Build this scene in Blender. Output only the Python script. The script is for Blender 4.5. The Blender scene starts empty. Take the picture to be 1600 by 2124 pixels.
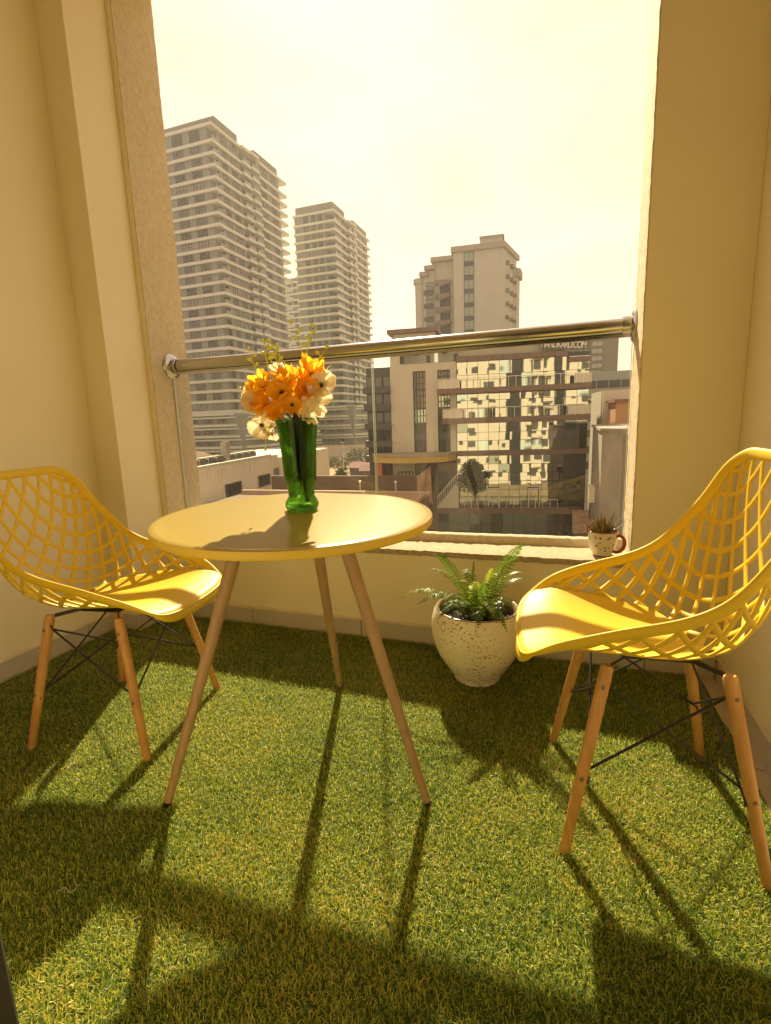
import bpy, math, random
import numpy as np
from mathutils import Vector, Matrix
random.seed(7); rng = np.random.default_rng(11)
R_ = math.radians
scene = bpy.context.scene
COL = scene.collection

# ---------------------------------------------------------------- camera, world, sun, exposure
cam = bpy.data.cameras.new('camera'); camo = bpy.data.objects.new('camera', cam); COL.objects.link(camo)
scene.camera = camo
cam.sensor_fit = 'VERTICAL'; cam.sensor_height = 24.0; cam.lens = 24.0 * 1044.35 / 2124.0
cam.clip_start = 0.02; cam.clip_end = 5000
YAW, PITCH, ROLL = -.3463, .1792, .0340
fw = Vector((math.sin(YAW) * math.cos(PITCH), math.cos(YAW) * math.cos(PITCH), -math.sin(PITCH)))
rt = Vector((math.cos(YAW), -math.sin(YAW), 0)); dn = fw.cross(rt)
c_, s_ = math.cos(ROLL), math.sin(ROLL)
rt, dn = c_ * rt + s_ * dn, -s_ * rt + c_ * dn
m3 = Matrix((rt, -dn, -fw)).transposed()
camo.matrix_world = Matrix.Translation((0, 0, 1.0)) @ m3.to_4x4()

SUN_EL, SUN_AZ = R_(38.5), R_(20.5)           # azimuth measured from +Y towards -X
world = bpy.data.worlds.new('World'); scene.world = world; world.use_nodes = True
wn = world.node_tree.nodes; wl = world.node_tree.links; wn.clear()
sky = wn.new('ShaderNodeTexSky'); sky.sky_type = 'NISHITA'; sky.sun_disc = False
sky.sun_elevation = SUN_EL; sky.sun_rotation = -SUN_AZ
sky.air_density = 1.0; sky.dust_density = 3.0; sky.ozone_density = 1.0
tint = wn.new('ShaderNodeMix'); tint.data_type = 'RGBA'; tint.blend_type = 'MULTIPLY'
tint.inputs['Factor'].default_value = 1.0
tint.inputs['B'].default_value = (.52, .36, .18, 1)
bg = wn.new('ShaderNodeBackground'); bg.inputs['Strength'].default_value = 0.15
wo = wn.new('ShaderNodeOutputWorld')
veil = wn.new('ShaderNodeMix'); veil.data_type = 'RGBA'; veil.inputs['Factor'].default_value = .86      # even bright haze layer over the whole sky
wtc = wn.new('ShaderNodeTexCoord'); wmp = wn.new('ShaderNodeMapping'); wmp.inputs['Scale'].default_value = (1, 1, 2.6)
cl = wn.new('ShaderNodeTexNoise'); cl.inputs['Scale'].default_value = 2.3; cl.inputs['Detail'].default_value = 5; cl.inputs['Distortion'].default_value = .6
wl.new(wtc.outputs['Generated'], wmp.inputs['Vector']); wl.new(wmp.outputs['Vector'], cl.inputs['Vector'])
ccr = wn.new('ShaderNodeValToRGB'); ccr.color_ramp.elements[0].position = .34; ccr.color_ramp.elements[1].position = .68
ccr.color_ramp.elements[0].color = (2.55, 1.86, 1.45, 1); ccr.color_ramp.elements[1].color = (3.2, 2.38, 2.0, 1)
wl.new(cl.outputs['Fac'], ccr.inputs[0]); wl.new(ccr.outputs[0], veil.inputs['B'])
wl.new(sky.outputs['Color'], tint.inputs['A']); wl.new(tint.outputs['Result'], veil.inputs['A']); wl.new(veil.outputs['Result'], bg.inputs['Color'])
wl.new(bg.outputs['Background'], wo.inputs['Surface'])

sl = bpy.data.lights.new('sun', 'SUN'); sl.energy = 5.0; sl.angle = R_(0.9); sl.color = (1.0, .82, .55)
so = bpy.data.objects.new('sun', sl); COL.objects.link(so)
sdir = Vector((-math.sin(SUN_AZ) * math.cos(SUN_EL), math.cos(SUN_AZ) * math.cos(SUN_EL), math.sin(SUN_EL)))
so.rotation_euler = sdir.to_track_quat('Z', 'Y').to_euler(); so.location = sdir * 30

scene.render.engine = 'CYCLES'
scene.view_settings.view_transform = 'Standard'; scene.view_settings.look = 'None'
scene.view_settings.gamma = 1.0; scene.view_settings.use_curve_mapping = False
scene.view_settings.exposure = 1.32
cy = scene.cycles
cy.max_bounces = 10; cy.diffuse_bounces = 5; cy.glossy_bounces = 5; cy.transmission_bounces = 8
cy.transparent_max_bounces = 12; cy.volume_bounces = 1
cy.use_denoising = True; cy.sample_clamp_indirect = 6.0; cy.caustics_reflective = False; cy.caustics_refractive = False

# ---------------------------------------------------------------- materials
MATS = {}
def mat(name, col, rough=.6, spec=.5, metal=0.0, var=None, vscale=8.0, bump=0.0, bscale=60.0, bdist=.002,
        transl=0.0, sheen=0.0, coat=0.0, detail=4.0):
    if name in MATS: return MATS[name]
    m = bpy.data.materials.new(name); m.use_nodes = True
    nt = m.node_tree; n = nt.nodes; l = nt.links
    p = n['Principled BSDF']; out = n['Material Output']
    p.inputs['Base Color'].default_value = (*col, 1); p.inputs['Roughness'].default_value = rough
    p.inputs['Metallic'].default_value = metal; p.inputs['Specular IOR Level'].default_value = spec
    p.inputs['Coat Weight'].default_value = coat
    tc = n.new('ShaderNodeTexCoord')
    if var:
        nz = n.new('ShaderNodeTexNoise'); nz.inputs['Scale'].default_value = vscale; nz.inputs['Detail'].default_value = detail
        l.new(tc.outputs['Object'], nz.inputs['Vector'])
        mp = n.new('ShaderNodeMapRange'); mp.inputs['From Min'].default_value = .3; mp.inputs['From Max'].default_value = .7
        l.new(nz.outputs['Fac'], mp.inputs['Value'])
        mx = n.new('ShaderNodeMix'); mx.data_type = 'RGBA'
        mx.inputs['A'].default_value = (*col, 1); mx.inputs['B'].default_value = (*var, 1)
        l.new(mp.outputs['Result'], mx.inputs['Factor']); l.new(mx.outputs['Result'], p.inputs['Base Color'])
    if bump:
        nb = n.new('ShaderNodeTexNoise'); nb.inputs['Scale'].default_value = bscale; nb.inputs['Detail'].default_value = 5
        l.new(tc.outputs['Object'], nb.inputs['Vector'])
        b = n.new('ShaderNodeBump'); b.inputs['Strength'].default_value = bump; b.inputs['Distance'].default_value = bdist
        l.new(nb.outputs['Fac'], b.inputs['Height']); l.new(b.outputs['Normal'], p.inputs['Normal'])
    if transl:
        t = n.new('ShaderNodeBsdfTranslucent'); mix = n.new('ShaderNodeMixShader'); mix.inputs[0].default_value = transl
        src = p.inputs['Base Color'].links[0].from_socket if p.inputs['Base Color'].links else None
        if src: l.new(src, t.inputs['Color'])
        else: t.inputs['Color'].default_value = (*col, 1)
        l.new(p.outputs[0], mix.inputs[1]); l.new(t.outputs[0], mix.inputs[2]); l.new(mix.outputs[0], out.inputs['Surface'])
    MATS[name] = m
    return m

def mnodes(name):
    m = bpy.data.materials.new(name); m.use_nodes = True; MATS[name] = m
    n = m.node_tree.nodes; n.clear(); o = n.new('ShaderNodeOutputMaterial')
    return m, n, m.node_tree.links, o

def pane_glass(name, tintc, refl=.5, ior=1.5, rough=0.0):
    """thin architectural glass: clear with fresnel reflection"""
    m, n, l, o = mnodes(name)
    tr = n.new('ShaderNodeBsdfTransparent'); tr.inputs['Color'].default_value = (*tintc, 1)
    gl = n.new('ShaderNodeBsdfGlossy'); gl.inputs['Roughness'].default_value = rough
    fr = n.new('ShaderNodeFresnel'); fr.inputs['IOR'].default_value = ior
    mx = n.new('ShaderNodeMixShader')
    l.new(fr.outputs[0], mx.inputs[0]); l.new(tr.outputs[0], mx.inputs[1]); l.new(gl.outputs[0], mx.inputs[2])
    l.new(mx.outputs[0], o.inputs['Surface'])
    return m

def wood(name, c1, c2, rough=.5):
    m, n, l, o = mnodes(name)
    p = n.new('ShaderNodeBsdfPrincipled'); p.inputs['Roughness'].default_value = rough
    tc = n.new('ShaderNodeTexCoord'); mp = n.new('ShaderNodeMapping'); mp.inputs['Scale'].default_value = (60, 60, 6)
    nz = n.new('ShaderNodeTexNoise'); nz.inputs['Scale'].default_value = 1.0; nz.inputs['Detail'].default_value = 6; nz.inputs['Distortion'].default_value = 1.0
    n2 = n.new('ShaderNodeTexNoise'); n2.inputs['Scale'].default_value = 9.0; n2.inputs['Detail'].default_value = 3
    l.new(tc.outputs['Object'], mp.inputs['Vector']); l.new(mp.outputs[0], nz.inputs['Vector']); l.new(tc.outputs['Object'], n2.inputs['Vector'])
    ad = n.new('ShaderNodeMath'); ad.operation = 'MULTIPLY_ADD'; ad.inputs[1].default_value = .55
    l.new(n2.outputs['Fac'], ad.inputs[0])
    m2 = n.new('ShaderNodeMath'); m2.operation = 'MULTIPLY'; m2.inputs[1].default_value = .6; l.new(nz.outputs['Fac'], m2.inputs[0])
    l.new(m2.outputs[0], ad.inputs[2])
    cr = n.new('ShaderNodeValToRGB'); cr.color_ramp.elements[0].position = .38; cr.color_ramp.elements[1].position = .75
    cr.color_ramp.elements[0].color = (*c2, 1); cr.color_ramp.elements[1].color = (*c1, 1)
    l.new(ad.outputs[0], cr.inputs[0]); l.new(cr.outputs[0], p.inputs['Base Color'])
    b = n.new('ShaderNodeBump'); b.inputs['Strength'].default_value = .15; b.inputs['Distance'].default_value = .001
    l.new(nz.outputs['Fac'], b.inputs['Height']); l.new(b.outputs[0], p.inputs['Normal'])
    l.new(p.outputs[0], o.inputs['Surface'])
    return m

M_wall = mat('wall_paint', (.88, .80, .575), .55, .3, var=(.83, .74, .51), vscale=1.7, bump=.10, bscale=210, detail=8)
M_plaster = mat('rough_plaster', (.68, .59, .42), .85, .2, var=(.58, .49, .32), vscale=45, bump=.9, bscale=55, bdist=.006)
M_sill = mat('sill_screed', (.50, .42, .28), .9, .2, var=(.36, .29, .18), vscale=60, bump=.8, bscale=90, bdist=.004)
M_skirt = mat('skirting_ceramic', (.54, .49, .38), .35, .4, var=(.51, .46, .36), vscale=12)
M_tile = mat('floor_ceramic', (.58, .49, .36), .35, .4, var=(.52, .43, .31), vscale=18)
M_grout = mat('grout', (.30, .26, .20), .9)
M_ceil = mat('ceiling_paint', (.74, .68, .54), .8)
M_steel = mat('stainless_steel', (.52, .52, .50), .19, metal=1.0)
M_frame = mat('dark_aluminium', (.03, .027, .022), .4)
M_rail_glass = pane_glass('balustrade_glass', (.94, .95, .91), ior=1.38)
M_yellow = mat('yellow_plastic', (.70, .495, .026), .46, .26, var=(.67, .47, .024), vscale=5, bump=.05, bscale=400, bdist=.0005)
M_black = mat('black_steel', (.028, .022, .018), .35, .5)
M_screw = mat('zinc_screw', (.30, .25, .18), .35, metal=.9)
M_cwood = wood('beech_wood', (.66, .36, .12), (.46, .22, .06), .42)
M_twood = wood('table_leg_wood', (.40, .26, .13), (.30, .185, .085), .55)
M_table = mat('table_lacquer', (.40, .31, .078), .20, .75, var=(.385, .297, .073), vscale=4)
M_edge = mat('table_edge_lacquer', (.62, .44, .055), .5, .4)

# ---------------------------------------------------------------- mesh helpers
class MB:
    def __init__(s): s.v = []; s.f = []; s.m = []
    def add(s, vs, fs, mi=0):
        b = len(s.v); s.v += [tuple(map(float, q)) for q in vs]
        for f in fs: s.f.append(tuple(b + i for i in f)); s.m.append(mi)
        return s
    def box(s, x0, x1, y0, y1, z0, z1, mi=0):
        return s.add([(x0, y0, z0), (x1, y0, z0), (x1, y1, z0), (x0, y1, z0), (x0, y0, z1), (x1, y0, z1), (x1, y1, z1), (x0, y1, z1)],
                     [(0, 3, 2, 1), (4, 5, 6, 7), (0, 1, 5, 4), (1, 2, 6, 5), (2, 3, 7, 6), (3, 0, 4, 7)], mi)
    def cbox(s, x0, x1, y0, y1, z0, z1, c=.004, mi=0):
        """box with chamfered edges"""
        vs = []; X = (x0, x1); Y = (y0, y1); Z = (z0, z1)
        import itertools
        idx = {}
        for i, j, k in itertools.product((0, 1), repeat=3):
            sx, sy, sz = (1, -1)[i], (1, -1)[j], (1, -1)[k]
            P = (X[i], Y[j], Z[k])
            for a in range(3):
                q = [P[0] + sx * c, P[1] + sy * c, P[2] + sz * c]; q[a] = P[a]
                idx[(i, j, k, a)] = len(vs); vs.append(q)
        F = []
        for a in range(3):
            b, d = (a + 1) % 3, (a + 2) % 3
            for side in (0, 1):
                loop = []
                for (p, q) in ((0, 0), (1, 0), (1, 1), (0, 1)):
                    t = [0, 0, 0]; t[a] = side; t[b] = p; t[d] = q
                    loop.append(idx[(*t, a)])
                F.append(tuple(loop if side else loop[::-1]))
        for a in range(3):
            b, d = (a + 1) % 3, (a + 2) % 3
            for p in (0, 1):
                for q in (0, 1):
                    t0 = [0, 0, 0]; t1 = [0, 0, 0]; t0[a] = 0; t1[a] = 1; t0[b] = t1[b] = p; t0[d] = t1[d] = q
                    F.append((idx[(*t0, b)], idx[(*t1, b)], idx[(*t1, d)], idx[(*t0, d)]))
        for i, j, k in itertools.product((0, 1), repeat=3):
            F.append((idx[(i, j, k, 0)], idx[(i, j, k, 1)], idx[(i, j, k, 2)]))
        return s.add(vs, F, mi)
    def prism(s, pts, z0, z1, mi=0):
        n = len(pts)
        return s.add([(x, y, z0) for x, y in pts] + [(x, y, z1) for x, y in pts],
                     [tuple(range(n))[::-1], tuple(range(n, 2 * n))] + [(i, (i + 1) % n, n + (i + 1) % n, n + i) for i in range(n)], mi)
    def quad(s, a, b, c, d, mi=0): return s.add([a, b, c, d], [(0, 1, 2, 3)], mi)
    def lathe(s, prof, n=32, mi=0, c=(0, 0, 0), cap0=False, cap1=False):
        vs = []
        for r, z in prof:
            for i in range(n):
                a = 2 * math.pi * i / n; vs.append((c[0] + r * math.cos(a), c[1] + r * math.sin(a), c[2] + z))
        fs = []
        for k in range(len(prof) - 1):
            for i in range(n):
                j = (i + 1) % n; fs.append((k * n + i, k * n + j, (k + 1) * n + j, (k + 1) * n + i))
        if cap0: fs.append(tuple(range(n))[::-1])
        if cap1: fs.append(tuple(range((len(prof) - 1) * n, len(prof) * n)))
        return s.add(vs, fs, mi)
    def tube(s, path, r, n=8, mi=0, cap=True, closed=False, normals=None, flat=1.0):
        P = [Vector(p) for p in path]; k = len(P)
        rs = r if isinstance(r, (list, tuple)) else [r] * k
        vs = []; ref = None
        for i in range(k):
            if closed: t = (P[(i + 1) % k] - P[i - 1])
            else: t = P[min(i + 1, k - 1)] - P[max(i - 1, 0)]
            t.normalize()
            if normals is not None: nn = Vector(normals[i])
            else:
                if ref is None: ref = Vector((0, 0, 1)) if abs(t.z) < .9 else Vector((1, 0, 0))
                nn = ref
            nn = (nn - t * nn.dot(t))
            if nn.length < 1e-6: nn = t.orthogonal()
            nn.normalize(); ref = nn; bb = t.cross(nn)
            for j in range(n):
                a = 2 * math.pi * j / n
                vs.append(P[i] + bb * (rs[i] * math.cos(a)) + nn * (rs[i] * flat * math.sin(a)))
        fs = []
        for i in range(k if closed else k - 1):
            for j in range(n):
                i2 = (i + 1) % k
                fs.append((i * n + j, i * n + (j + 1) % n, i2 * n + (j + 1) % n, i2 * n + j))
        if cap and not closed: fs += [tuple(range(n))[::-1], tuple(range((k - 1) * n, k * n))]
        return s.add(vs, fs, mi)
    def grid(s, G, mi=0, wrap=False):
        a, b = len(G), len(G[0]); fs = []
        for i in range(a - 1):
            for j in range(b if wrap else b - 1):
                j2 = (j + 1) % b; fs.append((i * b + j, i * b + j2, (i + 1) * b + j2, (i + 1) * b + j))
        return s.add([q for row in G for q in row], fs, mi)
    def mesh(s, name, mats, smooth=True, ang=38):
        me = bpy.data.meshes.new(name); me.from_pydata(s.v, [], s.f)
        for m in (mats if isinstance(mats, (list, tuple)) else [mats]): me.materials.append(m)
        if any(s.m): me.polygons.foreach_set('material_index', s.m)
        me.update()
        if smooth: me.shade_smooth(); me.set_sharp_from_angle(angle=R_(ang))
        return me
    def build(s, name, mats, parent=None, smooth=True, ang=38, **kw):
        return link(name, s.mesh(name, mats, smooth, ang), parent, **kw)

def link(name, me, parent=None, loc=None, rz=None):
    o = bpy.data.objects.new(name, me); COL.objects.link(o)
    if parent: o.parent = parent
    if loc is not None: o.location = loc
    if rz is not None: o.rotation_euler = (0, 0, rz)
    return o
def tag(o, label=None, cat=None, group=None, kind=None):
    if label: o['label'] = label
    if cat: o['category'] = cat
    if group: o['group'] = group
    if kind: o['kind'] = kind
    return o
def empty(name, loc, label, cat, group=None, rz=0):
    o = bpy.data.objects.new(name, None); COL.objects.link(o); o.location = loc; o.rotation_euler = (0, 0, rz)
    o.empty_display_size = .1
    return tag(o, label, cat, group)
def copy_tree(o, parent=None):
    c = o.copy(); COL.objects.link(c)
    if parent: c.parent = parent
    for ch in list(o.children): copy_tree(ch, c)
    return c
def raw_mesh(name, V, counts, idx, mats, attrs=None, smooth=False):
    """fast numpy mesh: V (n,3), face loop counts, flat vertex indices"""
    me = bpy.data.meshes.new(name)
    me.vertices.add(len(V)); me.vertices.foreach_set('co', np.asarray(V, np.float32).ravel())
    me.loops.add(len(idx)); me.loops.foreach_set('vertex_index', np.asarray(idx, np.int32))
    st = np.concatenate([[0], np.cumsum(counts)[:-1]]).astype(np.int32)
    me.polygons.add(len(counts)); me.polygons.foreach_set('loop_start', st)
    for m in mats: me.materials.append(m)
    for k, a in (attrs or {}).items():
        at = me.attributes.new(k, 'FLOAT', 'POINT'); at.data.foreach_set('value', np.asarray(a, np.float32))
    me.update(calc_edges=True)
    if smooth: me.shade_smooth()
    return me

# ---------------------------------------------------------------- balcony: floor, walls, ceiling
XL, XR, YB, YO = -2.155, .568, 2.072, 2.335     # left wall, right wall, parapet room face, outer face
OX0, OX1 = -1.974, .249                          # opening
ZS, ZT, ZC = .435, 3.05, 3.15
YH = .06                                         # house wall, room face

floor = MB().box(XL - .1, XR + .1, -3.2, YB + .05, -.20, -.013).build('balcony_floor', M_grout, smooth=False); tag(floor, kind='structure')
tm = MB().cbox(-.298, .298, -.298, .298, -.011, -.002, .002).mesh('floor_tile', M_tile, smooth=False)
for i in range(5):
    for j in range(4):
        x = XR - .3 - .6 * i; y = 1.235 - .6 * j + .6
        link('floor_tile', tm, floor, (x, y, 0))

def skirting(parent, p0, p1, nrm, joints):
    """row of skirting tiles along p0->p1 on a wall whose room normal is nrm"""
    d = Vector(p1) - Vector(p0); L = d.length; d.normalize(); a = math.atan2(d.y, d.x)
    js = [0] + joints + [L]
    for k in range(len(js) - 1):
        ln = js[k + 1] - js[k] - .003
        if ln < .01: continue
        b = MB().cbox(0, ln, -.012, 0, -.012, .084, .002)
        nb = max(2, int(ln / .012)); eg = []
        for i in range(nb + 1):
            x = ln * i / nb; h = .004 + abs(rng.normal(0, .0022)) + .002 * math.sin(x * 31)
            eg.append([(x, -.0105 - abs(rng.normal(0, .0012)), .083), (x, -.006 - abs(rng.normal(0, .001)), .0845 + h * .6), (x, -.0005, .0855 + h)])
        pe = MB().grid(eg).build('plaster_edge', M_plaster, parent, ang=80)
        pe.location = Vector(p0) + d * (js[k] + .0015); pe.rotation_euler = (0, 0, a)
        o = b.build('skirting_tile', M_skirt, parent, smooth=False)
        q = Vector(p0) + d * (js[k] + .0015); o.location = q; o.rotation_euler = (0, 0, a)

lw = MB().box(XL - .15, XL, -.3, YO, -.2, ZC).build('left_wall', M_wall, smooth=False)
tag(lw, 'smooth cream wall on the left behind the yellow chair', 'wall')
# normals: the tile body extends to local -y, so walk each wall with the room on the right-hand side
skirting(lw, (XL, .12, 0), (XL, 1.829, 0), None, [.35, .95, 1.55])
rw = MB().box(XR, XR + .15, -.3, YO, -.2, ZC).build('right_wall', M_wall, smooth=False)
tag(rw, 'smooth cream wall on the right behind the yellow chair', 'wall')
skirting(rw, (XR, YB - .014, 0), (XR, .12, 0), None, [.52, 1.12, 1.72])
pil = MB().box(XL + .001, -2.0, 1.841, YB - .001, -.2, ZC - .001).build('corner_pilaster', M_wall, smooth=False)
tag(pil, 'shallow cream pilaster in the left corner beside the opening', 'pilaster')
skirting(pil, (XL + .013, 1.841, 0), (-1.988, 1.841, 0), None, [])
skirting(pil, (-2.0, 1.841 + .001, 0), (-2.0, YB - .014, 0), None, [])

par = empty('parapet_wall', (0, 0, 0), 'cream end wall with the big glazed opening and rough plaster jambs', 'wall')
b = MB()
b.box(XL + .002, OX0, YB, YO, -.2, ZC, 0); b.box(OX1, XR - .001, YB, YO, -.2, ZC, 0)
b.box(OX0, OX1, YB, YO, -.2, ZS - .02, 0); b.box(OX0, OX1, YB, YO, ZT, ZC, 0)
b.build('wall_body', M_wall, par, smooth=False)
# rough plaster reveals, bumpy edge (subdivided sheets with real relief)
def rough_sheet(name, o0, du, dv, nu, nv, nrm, amp, m, parent, thick=.012):
    o0, du, dv, nrm = map(Vector, (o0, du, dv, nrm)); G = []
    for i in range(nu + 1):
        row = []
        for j in range(nv + 1):
            e = 1.0
            w = rng.normal(0, amp)
            if i in (0, nu): w -= amp * 1.5
            row.append(o0 + du * (i / nu) + dv * (j / nv) + nrm * (thick + w))
        G.append(row)
    mb = MB(); mb.grid(G)
    # skirt back to the wall
    k0 = len(mb.v); border = []
    for edge in (G[0], G[-1]):
        mb.grid([edge, [q - nrm * (thick + .004) for q in edge]])
    for rowi in (0, -1):
        e = [r[rowi] for r in G]; mb.grid([e, [q - nrm * (thick + .004) for q in e]])
    return mb.build(name, m, parent, ang=70)
rough_sheet('jamb_plaster', (OX0, YB + .004, ZS), (0, YO - YB, 0), (0, 0, ZT - ZS), 10, 130, (1, 0, 0), .0008, M_plaster, par, .006)
rough_sheet('jamb_plaster', (OX1, YB + .004, ZS), (0, YO - YB, 0), (0, 0, ZT - ZS), 10, 130, (-1, 0, 0), .0008, M_plaster, par, .006)
rough_sheet('sill_plaster', (OX0, YB - .003, ZS - .02), (0, YO - YB, 0), (OX1 - OX0, 0, 0), 10, 130, (0, 0, 1), .0014, M_sill, par, .02)
skirting(par, (-1.985, YB, 0), (XR - .014, YB, 0), None, [.50, 1.10, 1.70, 2.30])
GT = math.atan2(.085, 2.223)                     # the glass line runs slightly askew in the opening
def gy(x, off=0): return 2.215 + (x + 1.974) * math.tan(GT) + off
G = []
for i in range(90):
    x = OX0 + .008 + (OX1 - OX0 - .016) * i / 89
    y0 = gy(x) - .014 + rng.normal(0, .0012); z1 = .468 + rng.normal(0, .0012)
    G.append([(x, y0 - .008, ZS - .003), (x, y0, z1 - .006), (x, y0 + .006, z1), (x, gy(x) + .03, z1 + .001), (x, gy(x) + .034, ZS - .003)])
MB().grid(G).build('glass_curb', M_plaster, par, ang=60)

ce = MB().box(XL - .1, XR + .1, -3.2, YO, ZC + .001, ZC + .2).build('ceiling', M_ceil, smooth=False); tag(ce, kind='structure')
# house wall with a wide door behind the camera, and the room behind it
hw = empty('house_wall', (0, 0, 0), 'cream house wall and dark door frame behind the viewer', 'wall')
DX0, DX1 = -.45, XR - .002
b = MB(); b.box(XL, DX0 - .05, -.14, YH, -.2, ZC); b.box(DX0 - .05, DX1, -.14, YH, 2.35, ZC)
b.build('wall_body', M_wall, hw, smooth=False)
MB().cbox(-.392 - .06, -.392, YH + .002, .2, -.012, 2.3, .003).build('door_post', M_frame, hw, smooth=False)
b = MB(); b.box(XL - .1, XL, -3.2, -.3, -.2, ZC); b.box(XR, XR + .1, -3.2, -.3, -.2, ZC); b.box(XL - .1, XR + .1, -3.3, -3.2, -.2, ZC)
rm = b.build('room_wall', mat('room_paint', (.80, .74, .60), .7), smooth=False); tag(rm, 'cream room walls behind the viewer', 'wall')

# ---------------------------------------------------------------- artificial grass
def grass():
    m, n, l, o = mnodes('grass_blades')
    at = n.new('ShaderNodeAttribute'); at.attribute_name = 'tone'
    cr = n.new('ShaderNodeValToRGB'); e = cr.color_ramp.elements
    e[0].position = 0; e[0].color = (.075, .150, .016, 1); e[1].position = 1.0; e[1].color = (.80, .56, .15, 1)
    for p_, c in ((.30, (.215, .305, .032, 1)), (.62, (.47, .52, .06, 1)), (.84, (.74, .70, .14, 1)), (.90, (.70, .52, .10, 1))):
        x = e.new(p_); x.color = c
    l.new(at.outputs['Fac'], cr.inputs[0])
    p = n.new('ShaderNodeBsdfPrincipled'); p.inputs['Roughness'].default_value = .38; p.inputs['Specular IOR Level'].default_value = .55
    t = n.new('ShaderNodeBsdfTranslucent'); mx = n.new('ShaderNodeMixShader'); mx.inputs[0].default_value = .5
    l.new(cr.outputs[0], p.inputs['Base Color']); l.new(cr.outputs[0], t.inputs['Color'])
    l.new(p.outputs[0], mx.inputs[1]); l.new(t.outputs[0], mx.inputs[2]); l.new(mx.outputs[0], o.inputs['Surface'])
    mb_ = mat('grass_backing', (.045, .075, .012), .95, var=(.06, .09, .014), vscale=90)
    x0, x1, y0, y1 = XL + .02, .508, .16, YB - .016
    # wavy right edge of the carpet
    ys = np.linspace(y0, y1, 60); xe = x1 + .004 * np.sin(ys * 9) + .003 * np.sin(ys * 23 + 1)
    mb = MB(); mb.grid([[(x0, y, .001), (xe[i], y, .001)] for i, y in enumerate(ys)])
    mb.grid([[(xe[i], y, .001), (xe[i], y, -.002)] for i, y in enumerate(ys)])
    root = mb.build('artificial_grass', mb_, smooth=False)
    tag(root, 'green artificial grass carpet covering the balcony floor', 'grass', kind='stuff')
    N = 560000
    x = rng.uniform(x0, x1, N); y = y0 + (y1 - y0) * rng.random(N) ** 1.0
    # keep blades the camera can see, denser close by
    d = np.hypot(x, y); keep = rng.random(N) < np.clip(1.25 / (d + .05), .38, 1.0)
    a = np.arctan2(x, y); keep &= (a > R_(-66)) & (a < R_(32)); keep &= x < np.interp(y, ys, xe) - .002
    x, y = x[keep], y[keep]; N = len(x)
    h = rng.uniform(.0055, .0145, N); th = rng.uniform(0, 2 * np.pi, N)
    # nap: clumps lean the same way
    cl = np.sin(x * 37 + np.sin(y * 29) * 2) + np.cos(y * 41 + np.sin(x * 31) * 2)
    th += .6 * cl; lean = rng.uniform(.35, 1.5, N); curl = rng.uniform(-.4, 1.3, N)
    w = rng.uniform(.0005, .00095, N)
    dx, dy = np.cos(th), np.sin(th); px, py = -dy, dx
    tw = rng.uniform(-.8, .8, N)
    seg = 3; V = np.zeros((N, 7, 3), np.float32)
    cx, cy, cz = x.copy(), y.copy(), np.full(N, .001); ang = lean * .35
    for k in range(seg + 1):
        ww = w * (1.0, 1.0, .8, 0)[k]
        a2 = th + np.pi / 2 + tw * k / seg
        qx, qy = np.cos(a2), np.sin(a2)
        if k < seg:
            V[:, 2 * k] = np.stack([cx - qx * ww, cy - qy * ww, cz], 1); V[:, 2 * k + 1] = np.stack([cx + qx * ww, cy + qy * ww, cz], 1)
        else: V[:, 6] = np.stack([cx, cy, cz], 1)
        st = h / seg * 1.25
        cx = cx + dx * np.sin(ang) * st; cy = cy + dy * np.sin(ang) * st; cz = np.maximum(cz + np.cos(ang) * st, .0015)
        ang = ang + (lean + curl) / seg * .8
    base = (np.arange(N) * 7)[:, None]
    F = np.concatenate([base + np.array([[0, 1, 3, 2]]), base + np.array([[2, 3, 5, 4]]), base + np.array([[4, 5, 6]])], 1).ravel()
    cnt = np.tile([4, 4, 3], N)
    tone = rng.random(N) * .88; br = rng.random(N) < .05; tone[br] = rng.uniform(.86, 1, br.sum())
    big = .10 * np.sin(x * 5.1 + 1) * np.sin(y * 6.3) + .07 * np.sin(x * 17 + np.sin(y * 13) * 2) * np.sin(y * 19 + 2); tone = np.clip(tone + big, 0, 1)
    me = raw_mesh('grass_blades', V.reshape(-1, 3), cnt, F, [m], {'tone': np.repeat(tone, 7)})
    g = link('grass_blades', me, root); tag(g, kind='stuff')
grass()

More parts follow.
